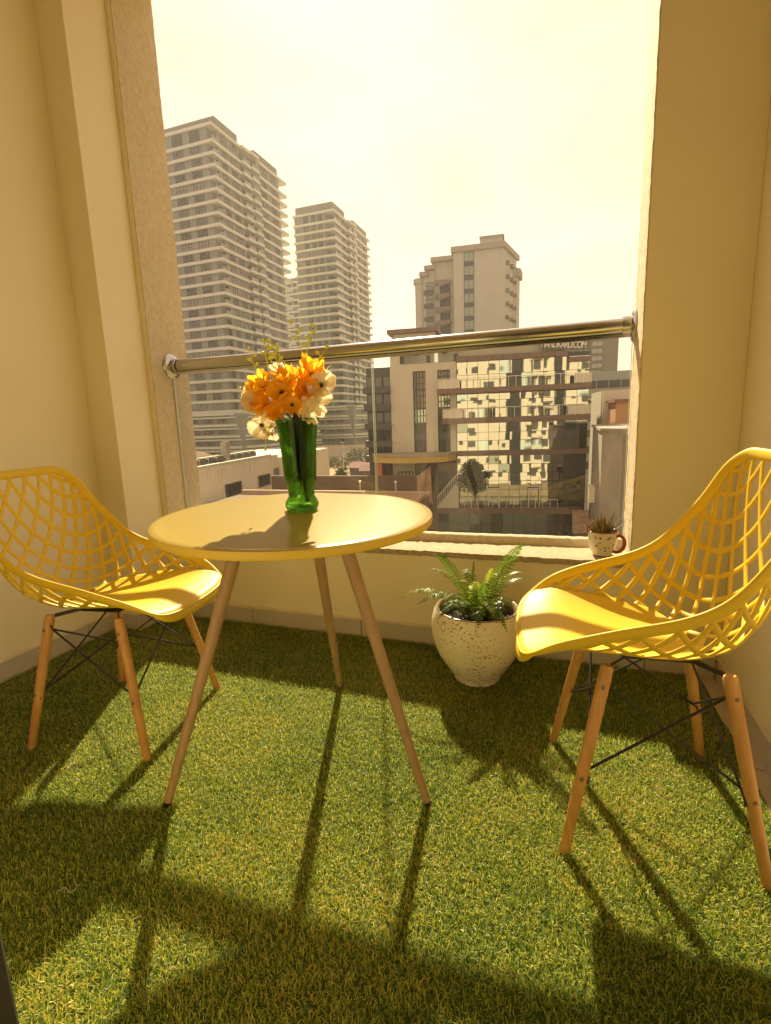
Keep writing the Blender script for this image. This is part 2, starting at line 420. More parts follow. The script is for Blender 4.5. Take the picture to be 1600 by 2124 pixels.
# ---------------------------------------------------------------- handrail and glass balustrade
def handrail():
    x0, x1 = OX0 + .006, OX1 - .006; z0, z1 = 1.318, 1.338; off = .0
    root = empty('handrail', ((x0 + x1) / 2, gy((x0 + x1) / 2), z0), 'polished steel handrail tube spanning the balcony opening', 'handrail')
    inv = -Vector(root.location)
    a = Vector((x0, gy(x0), z0)) + inv; c = Vector((x1, gy(x1), z1)) + inv
    MB().tube([a + (c - a) * t for t in np.linspace(0, 1, 12)], .0305, 40).build('tube', M_steel, root, ang=50)
    for q, s in ((a, 1), (c, -1)):
        prof = [(.0335, 0), (.0335, .012), (.046, .014), (.061, .009), (.064, .003), (.064, 0)]
        mb = MB(); mb.lathe([(.064, 0), (.064, .004), (.058, .010), (.046, .013), (.0365, .016), (.0365, .045), (.033, .046)], 40)
        o = mb.build('flange', M_steel, root, ang=40); o.location = q; o.rotation_euler = (0, s * math.pi / 2, 0)
    # slotted channel under the tube that takes the glass
    d = (c - a).normalized(); n = Vector((-d.y, d.x, 0))
    mb = MB(); P = [a + Vector((0, 0, -.030)), c + Vector((0, 0, -.030))]
    vs = [P[k] + n * sx * .011 + Vector((0, 0, z)) for k in (0, 1) for sx, z in ((-1, 0), (1, 0), (1, -.012), (-1, -.012))]
    mb.add(vs, [(0, 1, 5, 4), (1, 2, 6, 5), (2, 3, 7, 6), (3, 0, 4, 7), (0, 3, 2, 1), (4, 5, 6, 7)])
    mb.build('glass_channel', M_steel, root, smooth=False)
    return root
handrail()
M_gedge = mat('glass_edge', (.55, .62, .50), .15, .5)
def glass_pane(x0, x1, label):
    L = (x1 - x0) / math.cos(GT); t = .005
    root = empty('glass_panel', (x0, gy(x0), .47), label, 'glass panel', 'clear glass balustrade panels', rz=GT)
    zt = 1.30 - .47 + (x0 + 1.974) * .009
    mb = MB(); mb.quad((.002, 0, 0), (L - .002, 0, 0), (L - .002, 0, zt), (.002, 0, zt), 0)
    mb.build('pane', M_rail_glass, root, smooth=False)
    MB().box(0, .0018, -t, t, 0, zt).build('polished_edge', M_gedge, root, smooth=False); MB().box(L - .0018, L, -t, t, 0, zt).build('polished_edge', M_gedge, root, smooth=False)
glass_pane(OX0 + .012, -.858, 'clear balustrade pane left of the joint, behind the flower vase')
glass_pane(-.852, OX1 - .012, 'clear balustrade pane right of the joint, behind the succulent mug')

# ---------------------------------------------------------------- lattice chairs
def catmull(P, t):
    P = np.asarray(P, float); n = len(P); t = np.clip(t, 0, n - 1.000001); i = int(t); f = t - i
    g = lambda k: P[min(max(k, 0), n - 1)]
    a, b, c, d = g(i - 1), g(i), g(i + 1), g(i + 2)
    if i == 0: a = 2 * b - c
    if i + 2 > n - 1: d = 2 * c - b
    return .5 * ((2 * b) + (c - a) * f + (2 * a - 5 * b + 4 * c - d) * f * f + (3 * b - a - 3 * c + d) * f ** 3)
#          centre (y, z)      rim (x, y, z)
ST = [((.300, .456), (.196, .268, .474)), ((.215, .466), (.226, .190, .513)), ((.110, .452), (.236, .085, .546)),
      ((.005, .440), (.241, -.022, .574)), ((-.090, .440), (.243, -.102, .614)), ((-.172, .470), (.238, -.162, .678)),
      ((-.228, .560), (.222, -.212, .748)), ((-.262, .690), (.198, -.248, .826)), ((-.285, .866), (.150, -.278, .868))]
SC = [s[0] for s in ST]; SR = [s[1] for s in ST]
def S(u, v):
    t = v * (len(ST) - 1); c = catmull(SC, t); r = catmull(SR, t)
    p = 2.6 - .5 * v; a = abs(u) ** p; k = math.sin(u * 1.38) / math.sin(1.38)
    return Vector((r[0] * k, c[0] + (r[1] - c[0]) * a, c[1] + (r[2] - c[1]) * a))
def SN(u, v):
    e = 1e-3; v0, v1 = max(v - e, 0), min(v + e, 1); u0, u1 = max(u - e, -1), min(u + e, 1)
    n = (S(u1, v) - S(u0, v)).cross(S(u, v1) - S(u, v0)); n.normalize(); return n
US = [(0, 1.0), (.025, .90), (.07, .78), (.14, .71), (.22, .655), (.32, .58), (.42, .49), (.48, .40), (.52, .27)]
def us(v): return float(np.interp(v, [q[0] for q in US], [q[1] for q in US])) if v < .52 else 0.0

def make_chair():
    root = empty('lattice_chair', (0, 0, 0), 'chair', 'chair', 'yellow lattice chairs at the round table')
    # solid seat pan with a rolled front lip
    G = []; nu = 28
    for k in range(4):
        f = 1 - k / 4.0
        row = []
        for i in range(nu + 1):
            u = -1 + 2 * i / nu; q = S(u, 0)
            row.append(q + Vector((0, .016 * math.sin(f * 1.57), -.034 * (1 - math.cos(f * 1.57)))) * (1 - abs(u) ** 5))
        G.append(row)
    for v in np.linspace(0, .52, 34):
        w = us(v) if v < .52 else .27
        G.append([S(w * (-1 + 2 * i / nu), v) + Vector((0, 0, .001)) for i in range(nu + 1)])
    mb = MB(); mb.grid(G)
    seat = mb.build('seat', M_yellow, root, ang=60)
    sd = seat.modifiers.new('thickness', 'SOLIDIFY'); sd.thickness = .0065; sd.offset = 0
    # rim loop
    path = []; nr = []
    for v in np.linspace(0.0, 1, 46): path.append(S(1, v)); nr.append(SN(1, v))
    for u in np.linspace(.86, -.86, 15): path.append(S(u, 1)); nr.append(SN(u, 1))
    for v in np.linspace(1, 0, 46): path.append(S(-1, v)); nr.append(SN(-1, v))
    for u in np.linspace(-.9, .9, 18): path.append(S(u, 0) + Vector((0, .010, -.010))); nr.append((SN(u, 0) + Vector((0, .5, 0))).normalized())
    # smooth corners a little
    for _ in range(4):
        path = [(path[i - 1] + path[i] * 2 + path[(i + 1) % len(path)]) / 4 for i in range(len(path))]
        nr = [(Vector(nr[i - 1]) + Vector(nr[i]) * 2 + Vector(nr[(i + 1) % len(nr)])).normalized() for i in range(len(nr))]
    k = len(path); rad = []
    for i in range(k): rad.append(.0138 if i < 107 else .0075)
    rad = [sum(rad[(i + j) % k] for j in range(-5, 6)) / 11 for i in range(k)]
    MB().tube(path, rad, 12, closed=True, normals=nr, flat=.5).build('rim', M_yellow, root, ang=80)
    # lattice strands
    mb = MB(); K = 3.1; du = .27
    for sg in (1, -1):
        for ci in range(-9, 10):
            c = ci * du + .135; run = []
            def flush(run):
                if len(run) < 4: return
                pts = [S(u, v) for u, v in run]; ns = [SN(u, v) for u, v in run]
                mb.tube(pts, .0072, 8, normals=ns, flat=.42, cap=True)
            for v in np.linspace(.02, .995, 80):
                u = c + sg * K * (v - .55) * (1.0 if v > .45 else 1.0)
                ok = abs(u) <= .985 and not (abs(u) < us(v) - .03)
                if ok: run.append((u, float(v)))
                else: flush(run); run = []
            flush(run)
    mb.build('lattice', M_yellow, root, ang=70)
    # legs, steel brackets, crossed rods
    tops = {}; feet = {}
    for sx in (1, -1):
        for sy in (1, -1):
            tops[sx, sy] = Vector((sx * .150, sy * .122, .434)); feet[sx, sy] = Vector((sx * .212, sy * .208, .003))
    for key, T in tops.items():
        F = feet[key]; d = (T - F).normalized()
        n = 14; pr = [F + (T - F) * t for t in (0, .004, .5, .93, .985, 1)]
        MB().tube(pr, [.0105, .0118, .0140, .0150, .0146, .012], 18).build('leg', M_cwood, root, ang=40)
        out = Vector((key[0], key[1] * .15, 0)).normalized()
        for t in (.90, .42):
            p = F + (T - F) * t + out * .0142
            mb = MB(); mb.lathe([(.0002, .0032), (.002, .0034), (.0042, .0026), (.0048, .0004), (.0048, -.002)], 14)
            o = mb.build('screw', M_screw, root); o.location = p; o.rotation_euler = out.to_track_quat('Z', 'Y').to_euler()
        # bracket: flat strap sunk in the slot of the leg, running to the seat hub
        hub = Vector((key[0] * .075, key[1] * .06, .432))
        inn = Vector((-key[0], 0, 0))
        P = [F + (T - F) * .83, F + (T - F) * .97, T + Vector((-key[0] * .012, -key[1] * .01, -.004)), hub]
        MB().tube(P, [.006, .006, .006, .006], 6, flat=.35, normals=[(0, 1, .2)] * 4).build('bracket', M_black, root, ang=30)
    mb = MB(); mb.box(-.085, .085, -.07, .07, .424, .431)
    mb.build('seat_plate', M_black, root, smooth=False)
    def rod(a, c):
        A, Bp = Vector(a), Vector(c); d = (Bp - A).normalized()
        P = [A - d * .006 + Vector((0, 0, .012)), A, A + (Bp - A) * .5, Bp, Bp + Vector((0, 0, -.010)) + d * .008]
        MB().tube(P, .0032, 8).build('cross_rod', M_black, root)
    L = lambda key, t: feet[key] + (tops[key] - feet[key]) * t
    for p, q, off in (((1, 1), (1, -1), (-.014, 0)), ((-1, 1), (-1, -1), (.014, 0)), ((1, 1), (-1, 1), (0, -.014)), ((1, -1), (-1, -1), (0, .014))):
        o1 = Vector((*off, 0)); o2 = o1 * .62
        rod(L(p, .90) + o1, L(q, .42) + o1); rod(L(q, .90) + o2, L(p, .42) + o2)
    return root
chair = make_chair()
chair['label'] = 'yellow lattice chair standing left of the table, back to the left wall'
chair.location = (-1.4165, 1.223, 0); chair.rotation_euler = (0, 0, R_(-81.0))
chair2 = copy_tree(chair)
chair2['label'] = 'yellow lattice chair standing right of the fern pot, nearest the right wall'
chair2.location = (.2082, 1.3022, 0); chair2.rotation_euler = (0, 0, R_(94.7)); chair2.scale = (.99, .98, 1.03)
for c, q, k, dy in ((chair, 1.0, 1.06, -.022), (chair2, 1.04, .946, .026)):
    for o in c.children:
        if o.name.split('.')[0] in ('seat', 'rim', 'lattice'): o.scale = (q, k, 1); o.location = (0, dy, 0)

crk = [S(u, v) + Vector((0, .028, .0042)) for u, v in ((-.16, .135), (-.10, .142), (-.05, .150), (.0, .152), (.05, .165), (.07, .18))]
MB().tube(crk, .0006, 4).build('hairline_crack', M_black, chair2)

# ---------------------------------------------------------------- round table
def make_table():
    Zt = .757
    root = empty('round_table', (-.708, 1.2125, 0), 'round yellow cafe table on three tapered wooden legs', 'table')
    nrm = Vector((.0175, -.0157, 1)).normalized()
    root.rotation_euler = Vector((0, 0, 1)).rotation_difference(nrm).to_euler()
    r = .3735; z = Zt
    mb = MB(); mb.lathe([(0.001, z), (r - .02, z), (r - .004, z - .0008), (r - .001, z - .003)], 96)
    mb.build('tabletop', M_table, root, ang=60)
    mb = MB(); mb.lathe([(r - .001, z - .003), (r, z - .006), (r, z - .020), (r - .003, z - .0235), (r - .02, z - .024), (.001, z - .024)], 96)
    mb.build('edge_band', M_edge, root, ang=60)
    foot = [(-.984, .918), (-.316, 1.125), (-.787, 1.604)]
    for fx, fy in foot:
        F = Vector((fx + .708, fy - 1.2125, .004 - (fx + .708) * -.0175)); d = Vector((F.x, F.y, 0)).normalized()
        F.z = .004 + .0175 * F.x - .0157 * F.y
        T = Vector((d.x * .150, d.y * .150, z - .026))
        P = [F + (T - F) * t for t in (0, .006, .03, .5, .97, 1)]
        MB().tube(P, [.0092, .0108, .0113, .0155, .0188, .0188], 20).build('leg', M_twood, root, ang=40)
        P = [F + (T - F) * t for t in (-.004, .012)]
        MB().tube(P, [.0110, .0118], 20).build('foot_cap', M_black, root, ang=40)
        mb = MB(); mb.lathe([(.034, .004), (.036, 0), (.036, -.004), (.020, -.006)], 24, cap0=True); 
        o = mb.build('mount_plate', M_black, root, ang=40); o.location = (T.x, T.y, z - .0285)
    return root
table = make_table()

# ---------------------------------------------------------------- green vase with artificial flowers
VX, VY, VZ = -.703, 1.252, .7565
def green_glass():
    m, n, l, o = mnodes('green_glass')
    g = n.new('ShaderNodeBsdfGlass'); g.inputs['Color'].default_value = (.53, .72, .41, 1); g.inputs['IOR'].default_value = 1.45
    t = n.new('ShaderNodeBsdfTransparent'); t.inputs['Color'].default_value = (.50, .66, .34, 1)
    mx = n.new('ShaderNodeMixShader'); mx.inputs[0].default_value = .42
    l.new(g.outputs[0], mx.inputs[1]); l.new(t.outputs[0], mx.inputs[2]); l.new(mx.outputs[0], o.inputs['Surface'])
    return m
M_vase = green_glass()
def make_vase():
    out = [(.001, 0), (.038, 0), (.043, .003), (.0475, .014), (.0465, .022), (.041, .033), (.0365, .040), (.0350, .042), (.0378, .0455), (.0350, .049),
           (.0378, .0525), (.0350, .056), (.0378, .0595), (.0358, .062), (.0385, .066), (.0435, .082), (.0455, .100), (.0480, .150), (.0520, .205), (.0560, .240), (.0605, .253), (.0615, .256)]
    inn = [(.0595, .2565), (.0575, .252), (.053, .238), (.049, .203), (.045, .149), (.0425, .100), (.0405, .083), (.036, .068), (.0335, .058), (.0335, .043), (.037, .033), (.0425, .022), (.042, .014), (.034, .009), (.001, .008)]
    mb = MB(); mb.lathe(out + inn, 56)
    v = mb.build('vase', M_vase, None, ang=80); v.location = (VX, VY, VZ + .002)
    tag(v, 'green glass vase standing on the round table', 'vase')
make_vase()

M_or = [mat('orange_petal', (.95, .56, .022), .55, .3, var=(.95, .66, .05), vscale=40, transl=.5),
        mat('deep_orange_petal', (.93, .45, .014), .55, .3, var=(.95, .56, .03), vscale=40, transl=.5),
        mat('yellow_petal', (.95, .70, .07), .55, .3, var=(.90, .48, .02), vscale=40, transl=.5)]
M_wh = mat('white_petal', (.86, .80, .62), .5, .3, var=(.86, .74, .46), vscale=30, transl=.4)
M_stamen = mat('dark_stamen', (.05, .035, .012), .7)
M_calyx = mat('green_calyx', (.28, .30, .03), .6, transl=.3)
M_stem = mat('brown_stem', (.10, .055, .018), .6)
M_bud = mat('lime_bud', (.60, .58, .10), .5, transl=.5)
def petal_mesh(name, L, W, cup, ruffle, m, tip=.55, seed=0):
    rr = np.random.default_rng(seed); G = []; nu, nv = 6, 7; ph = rr.uniform(0, 6)
    for j in range(nv + 1):
        t = j / nv; w = W * (math.sin(math.pi * min(t * tip + .06, 1)) ** .8); row = []
        for i in range(nu + 1):
            s = -1 + 2 * i / nu; bend = cup * t
            y = L * (math.sin(bend) / max(cup, 1e-3) if cup else t); z = L * ((1 - math.cos(bend)) / max(cup, 1e-3))
            z += .18 * w * s * s + ruffle * t * t * math.sin(s * 5 + ph + t * 2)
            row.append((s * w, y * (1 - .08 * s * s * t) + ruffle * .4 * t * math.sin(s * 9 + ph), z))
        G.append(row)
    return MB().grid(G).mesh(name, m, ang=180)
PM = {}
for k in range(3): PM['o%d' % k] = [petal_mesh('petal', .042, .025, c, .0075, M_or[k], seed=k * 7 + q) for q, c in enumerate((1.0, 1.35, .7))]
PM['w'] = [petal_mesh('petal', .039, .020, c, .0016, M_wh, tip=.68, seed=30 + q) for q, c in enumerate((.55, .9))]
PM['n'] = [petal_mesh('petal', .042, .0085, c, .001, M_wh, tip=.72, seed=40 + q) for q, c in enumerate((.5, .8))]
stamen_me = None
def make_bunch():
    root = empty('flower_bunch', (VX, VY, VZ + .01), 'bunch of orange and white artificial flowers in the green vase', 'flowers')
    o0 = Vector(root.location)
    sc = .00134
    def at(px, py, dy): # position in the bunch from a sideways and a vertical offset (in units of 1.34 mm) and a depth
        return Vector(((px - 620) * sc * .955, dy, (1062 - py) * sc))
    mstam = MB()
    for k in range(9):
        a = k * .698; q = Vector((math.cos(a) * .0065, math.sin(a) * .0065, .010))
        mstam.tube([(0, 0, .001), q * .6 + Vector((0, 0, .002)), q], .0009, 4)
    mstam.lathe([(.0005, .006), (.003, .005), (.0036, .001), (.001, -.001)], 8)
    sm = mstam.mesh('stamens', M_stamen)
    cm = MB().lathe([(.0014, -.016), (.002, -.010), (.0058, -.004), (.007, .0005), (.004, .001)], 10, cap0=True).mesh('calyx', M_calyx)
    neck = Vector((.004, .0, .245))
    flowers = [  # px, py, depth, facing dir, kind, size, petals
        (550, 798, -.012, (-.35, -.75, .75), 0, 1.12, 9), (655, 772, .018, (.35, .10, 1), 2, 1.10, 8), (616, 788, -.022, (-.05, -.45, .95), 2, 1.02, 8),
        (650, 806, -.010, (.75, -.6, .1), 1, .98, 8), (604, 812, -.030, (.05, -.85, .55), 0, 1.0, 8), (562, 838, -.030, (-.45, -.8, .25), 1, .92, 8),
        (597, 853, -.036, (0, -.9, .15), 1, .86, 8), (628, 843, -.036, (.3, -.8, .1), 2, .84, 7), (522, 800, .010, (-.9, -.25, .5), 0, .86, 8),
        (585, 800, .03, (-.1, .5, .9), 0, 1.0, 8), (632, 790, .035, (.3, .6, .8), 1, 1.0, 8), (610, 838, .03, (0, .7, .5), 0, .95, 8),
        (525, 836, -.016, (.55, -.75, .25), 'w', .95, 5), (546, 880, -.030, (.55, -.75, -.1), 'w', 1.05, 5), (583, 768, .014, (.15, .35, 1), 'w', .95, 6),
        (682, 800, .004, (.35, -.75, .35), 'w', 1.1, 6), (520, 812, .0, (.1, -.9, .3), 'w', 1.0, 6), (672, 838, -.01, (.6, -.7, .2), 'n', 1.05, 10), (657, 852, -.020, (.75, -.55, -.1), 'n', 1.0, 10), (571, 898, -.030, (.2, -.5, -.8), 'w', .55, 5),
        (560, 806, .02, (-.5, .4, .6), 'w', .9, 5)]
    for fi, (px, py, dy, fd, kind, size, npet) in enumerate(flowers):
        p = at(px, py + (16 if py < 830 else 8), dy); d = Vector(fd).normalized()
        f = link('orange_flower' if isinstance(kind, int) else 'white_flower', cm, root, p); f.rotation_euler = d.to_track_quat('Z', 'Y').to_euler()
        f.scale = (size,) * 3
        key = 'o%d' % kind if isinstance(kind, int) else kind
        for k in range(npet):
            ml = PM[key]; layer = k % 2 if isinstance(kind, int) else 0
            o = link('petal', ml[(k + fi) % len(ml)], f, (0, 0, .0005 * k + .002 * layer))
            o.rotation_euler = (R_(random.uniform(-6, 10) + 14 * layer), R_(random.uniform(-8, 8)), 2 * math.pi * k / npet + random.uniform(-.15, .15) + fi)
            o.scale = (random.uniform(.9, 1.12),) * 3
        if kind in ('w', 0, 2): link('stamens', sm, f, (0, 0, .001))
        a = neck + Vector((random.uniform(-.03, .03), random.uniform(-.02, .02), -.01)); tip = p - d * .016 * size
        mid = (a + tip) / 2 - d * .02 + Vector((0, 0, .01))
        P = [(1 - t) ** 2 * a + 2 * t * (1 - t) * mid + t * t * tip for t in np.linspace(0, 1, 8)]
        MB().tube(P, .0017, 6).build('stem', M_stem, root)
    # one thick bound stem down to the foot of the vase
    P = [neck + Vector((.006, .004, .0)), Vector((.010, .004, .17)), Vector((.013, .003, .08)), Vector((.016, .002, .012))]
    MB().tube(P, [.0135, .0125, .0095, .0045], 10).build('bound_stem', M_stem, root)
    for k in range(14):
        q = Vector((random.uniform(-.035, .035), random.uniform(-.02, .02), .235)); e = Vector((random.uniform(-.02, .02), random.uniform(-.02, .02), random.uniform(.06, .12)))
        MB().tube([q, (q + e) / 2 + Vector((.004, 0, 0)), e], [.0042, .0036, .002], 6).build('stem', M_stem, root)
    # sprays of little buds
    def spray(tip, dy, base, n, lean):
        a = at(*base, dy); e = at(*tip, dy); mb = MB(); mid = (a + e) / 2 + Vector((lean, 0, 0))
        P = [(1 - t) ** 2 * a + 2 * t * (1 - t) * mid + t * t * e for t in np.linspace(0, 1, 10)]
        mb.tube(P, [.0015] * 6 + [.0012, .001, .0009, .0008], 5)
        for k in range(n):
            t = .35 + .65 * k / max(n - 1, 1); q = (1 - t) ** 2 * a + 2 * t * (1 - t) * mid + t * t * e
            s = (-1) ** k; dd = Vector((s * .8, random.uniform(-.5, .3), .75)).normalized()
            if k == n - 1: dd = (e - mid).normalized()
            b = q + dd * .008; c = b + dd * .013
            mb.tube([q, b], .0008, 4)
            mb.tube([b, b + dd * .003, b + dd * .0065, b + dd * .0105, c], [.0011, .0036, .0050, .0037, .0008], 6)
        mb.build('bud_spray', M_bud, root)
    spray((515, 742), .0, (535, 785), 4, -.006); spray((547, 727), .01, (553, 775), 4, .0); spray((563, 730), .0, (572, 772), 4, -.005)
    spray((575, 732), -.01, (590, 780), 5, .004); spray((592, 742), -.012, (591, 775), 3, .006); spray((615, 694), .02, (638, 760), 4, .004)
    spray((658, 706), .02, (645, 745), 4, .0); spray((690, 748), .01, (668, 775), 3, .0); spray((492, 808), .0, (520, 806), 2, .0); spray((553, 926), -.03, (572, 885), 5, -.008)
make_bunch()

# ---------------------------------------------------------------- potted fern
def pot_mat():
    m, n, l, o = mnodes('speckled_ceramic')
    p = n.new('ShaderNodeBsdfPrincipled'); p.inputs['Roughness'].default_value = .42
    tc = n.new('ShaderNodeTexCoord')
    nz = n.new('ShaderNodeTexNoise'); nz.inputs['Scale'].default_value = 150; nz.inputs['Detail'].default_value = 2; nz.inputs['Distortion'].default_value = .8
    big = n.new('ShaderNodeTexNoise'); big.inputs['Scale'].default_value = 7; big.inputs['Detail'].default_value = 1
    l.new(tc.outputs['Object'], nz.inputs['Vector']); l.new(tc.outputs['Object'], big.inputs['Vector'])
    ad = n.new('ShaderNodeMath'); ad.operation = 'MULTIPLY_ADD'; ad.inputs[1].default_value = .30; l.new(big.outputs['Fac'], ad.inputs[0]); l.new(nz.outputs['Fac'], ad.inputs[2])
    cr = n.new('ShaderNodeValToRGB'); e = cr.color_ramp.elements
    e[0].position = .775; e[0].color = (.90, .82, .62, 1); e[1].position = .82; e[1].color = (.20, .11, .045, 1)
    x = e.new(.797); x.color = (.42, .30, .16, 1)
    l.new(ad.outputs[0], cr.inputs[0])
    st = n.new('ShaderNodeTexNoise'); st.inputs['Scale'].default_value = 10; st.inputs['Detail'].default_value = 5
    l.new(tc.outputs['Object'], st.inputs['Vector'])
    mr = n.new('ShaderNodeMapRange'); mr.inputs['From Min'].default_value = .35; mr.inputs['From Max'].default_value = .75; mr.inputs['To Min'].default_value = 1; mr.inputs['To Max'].default_value = .92
    l.new(st.outputs['Fac'], mr.inputs['Value'])
    mx = n.new('ShaderNodeMix'); mx.data_type = 'RGBA'; mx.blend_type = 'MULTIPLY'; mx.inputs['Factor'].default_value = 1
    l.new(cr.outputs[0], mx.inputs['A']); l.new(mr.outputs[0], mx.inputs['B']); l.new(mx.outputs['Result'], p.inputs['Base Color'])
    b = n.new('ShaderNodeBump'); b.inputs['Strength'].default_value = .3; b.inputs['Distance'].default_value = .002; b.invert = True
    l.new(ad.outputs[0], b.inputs['Height']); l.new(b.outputs[0], p.inputs['Normal']); l.new(p.outputs[0], o.inputs['Surface'])
    return m
PX, PY = -.302, 1.825
pot = empty('plant_pot', (PX, PY, .004), 'round cream speckled ceramic pot on the grass under the window', 'plant pot')
mb = MB(); mb.lathe([(.001, 0), (.076, 0), (.084, .002), (.088, .008), (.087, .014), (.092, .022), (.107, .045), (.128, .075), (.147, .108), (.161, .142), (.170, .178), (.1735, .210), (.171, .245), (.163, .275), (.1575, .288)], 64)
mb.build('body', pot_mat(), pot, ang=60)
mb = MB(); mb.lathe([(.1575, .288), (.155, .2915), (.150, .2915), (.143, .287), (.140, .26), (.138, .20)], 64)
mb.build('glazed_rim', mat('brown_glaze', (.20, .14, .075), .18, .6, var=(.34, .26, .15), vscale=14), pot, ang=60)
G = []
for i in range(14):
    row = []
    for j in range(40):
        a = 2 * math.pi * j / 40; r = .139 * i / 13 + .0005
        row.append((r * math.cos(a), r * math.sin(a), .245 + rng.normal(0, .005)))
    G.append(row)
MB().grid(G, wrap=True).build('soil', mat('potting_soil', (.035, .024, .014), .95, var=(.07, .05, .03), vscale=60), pot, ang=20)
M_fern = mat('fern_leaf', (.085, .165, .016), .38, .5, var=(.15, .24, .02), vscale=14, transl=.42)
M_fern2 = mat('young_fern_leaf', (.27, .36, .035), .4, .5, var=(.36, .42, .05), vscale=14, transl=.45)
def frond(parent, base, tip, rise, n, wid, m, droop=0.0, roll=0.0):
    a, e = Vector(base), Vector(tip); mid = (a + e) / 2 + Vector((0, 0, rise)); mb = MB()
    B = lambda t: (1 - t) ** 2 * a + 2 * t * (1 - t) * mid + t * t * e
    P = [B(t) for t in np.linspace(0, 1, 14)]
    mb.tube(P, [.0016 * (1 - .6 * k / 13) for k in range(14)], 4, mi=0)
    side0 = Vector((0, 0, 1)).cross(e - a); side0 = side0.normalized() if side0.length > 1e-4 else Vector((1, 0, 0))
    for k in range(n):
        t = .10 + .90 * k / (n - 1); q = B(t); tg = (B(min(t + .02, 1)) - B(max(t - .02, 0))).normalized()
        sd = (side0 - tg * side0.dot(tg)).normalized(); up = sd.cross(tg); 
        sd = (sd * math.cos(roll) + up * math.sin(roll)); up = sd.cross(tg)
        L = wid * (math.sin(math.pi * min(.16 + t * .86, 1)) ** .7) * random.uniform(.88, 1.08) + .003
        for s in (1, -1):
            d = (sd * s + tg * .34 + up * random.uniform(-.05, .35)).normalized(); wv = (tg - d * tg.dot(d)).normalized() * .0029
            dr = Vector((0, 0, -1)) * L * .22
            p0, p1, p2 = q, q + d * L * .55 + dr * .2, q + d * L + dr
            mb.add([p0 - wv * .55, p0 + wv * .75, p1 - wv * .9, p1 + wv * 1.05, p2], [(0, 1, 3, 2), (2, 3, 4)], 0)
    mb.build('frond', m, parent, ang=180)
fern = empty('fern_plant', (PX, PY, .25), 'green fern with arching fronds growing in the speckled pot', 'plant')
def W_(x, y, z): return (x - PX, y - PY, z - .25)
fr = [((-.135, 1.79, .555), .10, 34, .036, 0, .9), ((-.155, 1.82, .50), .09, 30, .030, 0, .2), ((-.455, 1.80, .50), .10, 34, .026, 0, .9), ((-.485, 1.86, .42), .08, 22, .022, 1, .3),
      ((-.615, 1.77, .300), .16, 40, .020, 1, .2), ((-.50, 1.70, .33), .14, 26, .032, 0, .1), ((-.135, 1.86, .43), .11, 24, .024, 1, .2), ((-.10, 1.90, .395), .12, 24, .028, 0, .1),
      ((-.235, 1.80, .455), .08, 24, .026, 1, 1.1), ((-.275, 1.72, .42), .10, 20, .022, 1, .6), ((-.16, 1.73, .345), .12, 22, .028, 1, .1), ((-.175, 1.68, .27), .12, 22, .026, 0, .0),
      ((-.33, 1.66, .33), .11, 22, .026, 0, .1), ((-.27, 1.655, .285), .10, 20, .026, 0, .0), ((-.42, 1.70, .285), .10, 20, .024, 0, .1), ((-.39, 1.67, .36), .12, 22, .028, 1, .1),
      ((-.22, 1.67, .32), .12, 22, .028, 1, .0), ((-.21, 1.93, .40), .12, 22, .026, 0, .2), ((-.38, 1.94, .40), .12, 22, .026, 0, .2), ((-.30, 1.70, .40), .11, 22, .026, 1, .3),
      ((-.25, 1.78, .40), .09, 20, .024, 0, .8), ((-.36, 1.78, .40), .09, 20, .024, 1, .5), ((-.32, 1.86, .46), .08, 24, .024, 0, .8), ((-.44, 1.76, .30), .09, 18, .022, 0, .1)]
for k, (tip, rise, n, w, young, roll) in enumerate(fr):
    a = k * 2.4; frond(fern, (.03 * math.cos(a), .03 * math.sin(a), 0), W_(*tip), rise, n, w, M_fern2 if young else M_fern, 0, roll)
for k in range(30):
    a = random.uniform(0, 6.28); r = random.uniform(.06, .155)
    frond(fern, (.02 * math.cos(a), .02 * math.sin(a), 0), (r * math.cos(a), r * math.sin(a), random.uniform(.01, .07)), .06, 14, .020, M_fern2 if k % 3 == 0 else M_fern)

M_thr = mat('pale_thread', (.45, .42, .30), .6)
for (x, y), lab, sd in (((-1.37, .93), 'loose pale thread on the shaded grass near the left chair', 1), ((-1.02, .63), 'loose pale thread on the grass nearest the dark door post', 4)):
    rr_ = random.Random(sd); q = Vector((0, 0, .013)); P = [q.copy()]; a = rr_.uniform(0, 6)
    for k in range(9):
        a += rr_.uniform(-.7, .9); q = q + Vector((math.cos(a), math.sin(a), 0)) * .006; P.append(q + Vector((0, 0, .003 * math.sin(k))))
    t = MB().tube(P, .0009, 5).build('thread', M_thr); t.location = (x, y, 0); tag(t, lab, 'thread')

# ---------------------------------------------------------------- mug with succulent on the sill
MX, MY, MZ = .150, 2.152, .437
mug = empty('mug', (MX, MY, MZ), 'white mug with painted motifs and red handle on the window sill', 'mug')
M_mug = mat('white_enamel', (.80, .74, .60), .25, .5); M_red = mat('red_enamel', (.36, .06, .03), .3, .5)
prof = [(.001, 0), (.034, 0), (.0375, .003), (.0385, .010), (.045, .022), (.052, .045), (.0555, .070), (.0570, .092), (.0580, .0985)]
inn_ = [(.0545, .0985), (.0535, .09), (.0515, .06), (.045, .03), (.001, .02)]
def mug_r(z): return float(np.interp(z, [p[1] for p in prof[2:]], [p[0] for p in prof[2:]]))
MB().lathe(prof + inn_, 48).build('body', M_mug, mug, ang=60)
MB().tube([(.0563 * math.cos(a), .0563 * math.sin(a), .0990) for a in np.linspace(0, 2 * math.pi, 49)[:-1]], .0024, 8, closed=True).build('rim_line', M_red, mug)
hp = [(.054, 0, .083), (.066, 0, .088), (.078, 0, .084), (.086, 0, .072), (.088, 0, .056), (.083, 0, .040), (.072, 0, .026), (.058, 0, .020), (.044, 0, .020)]
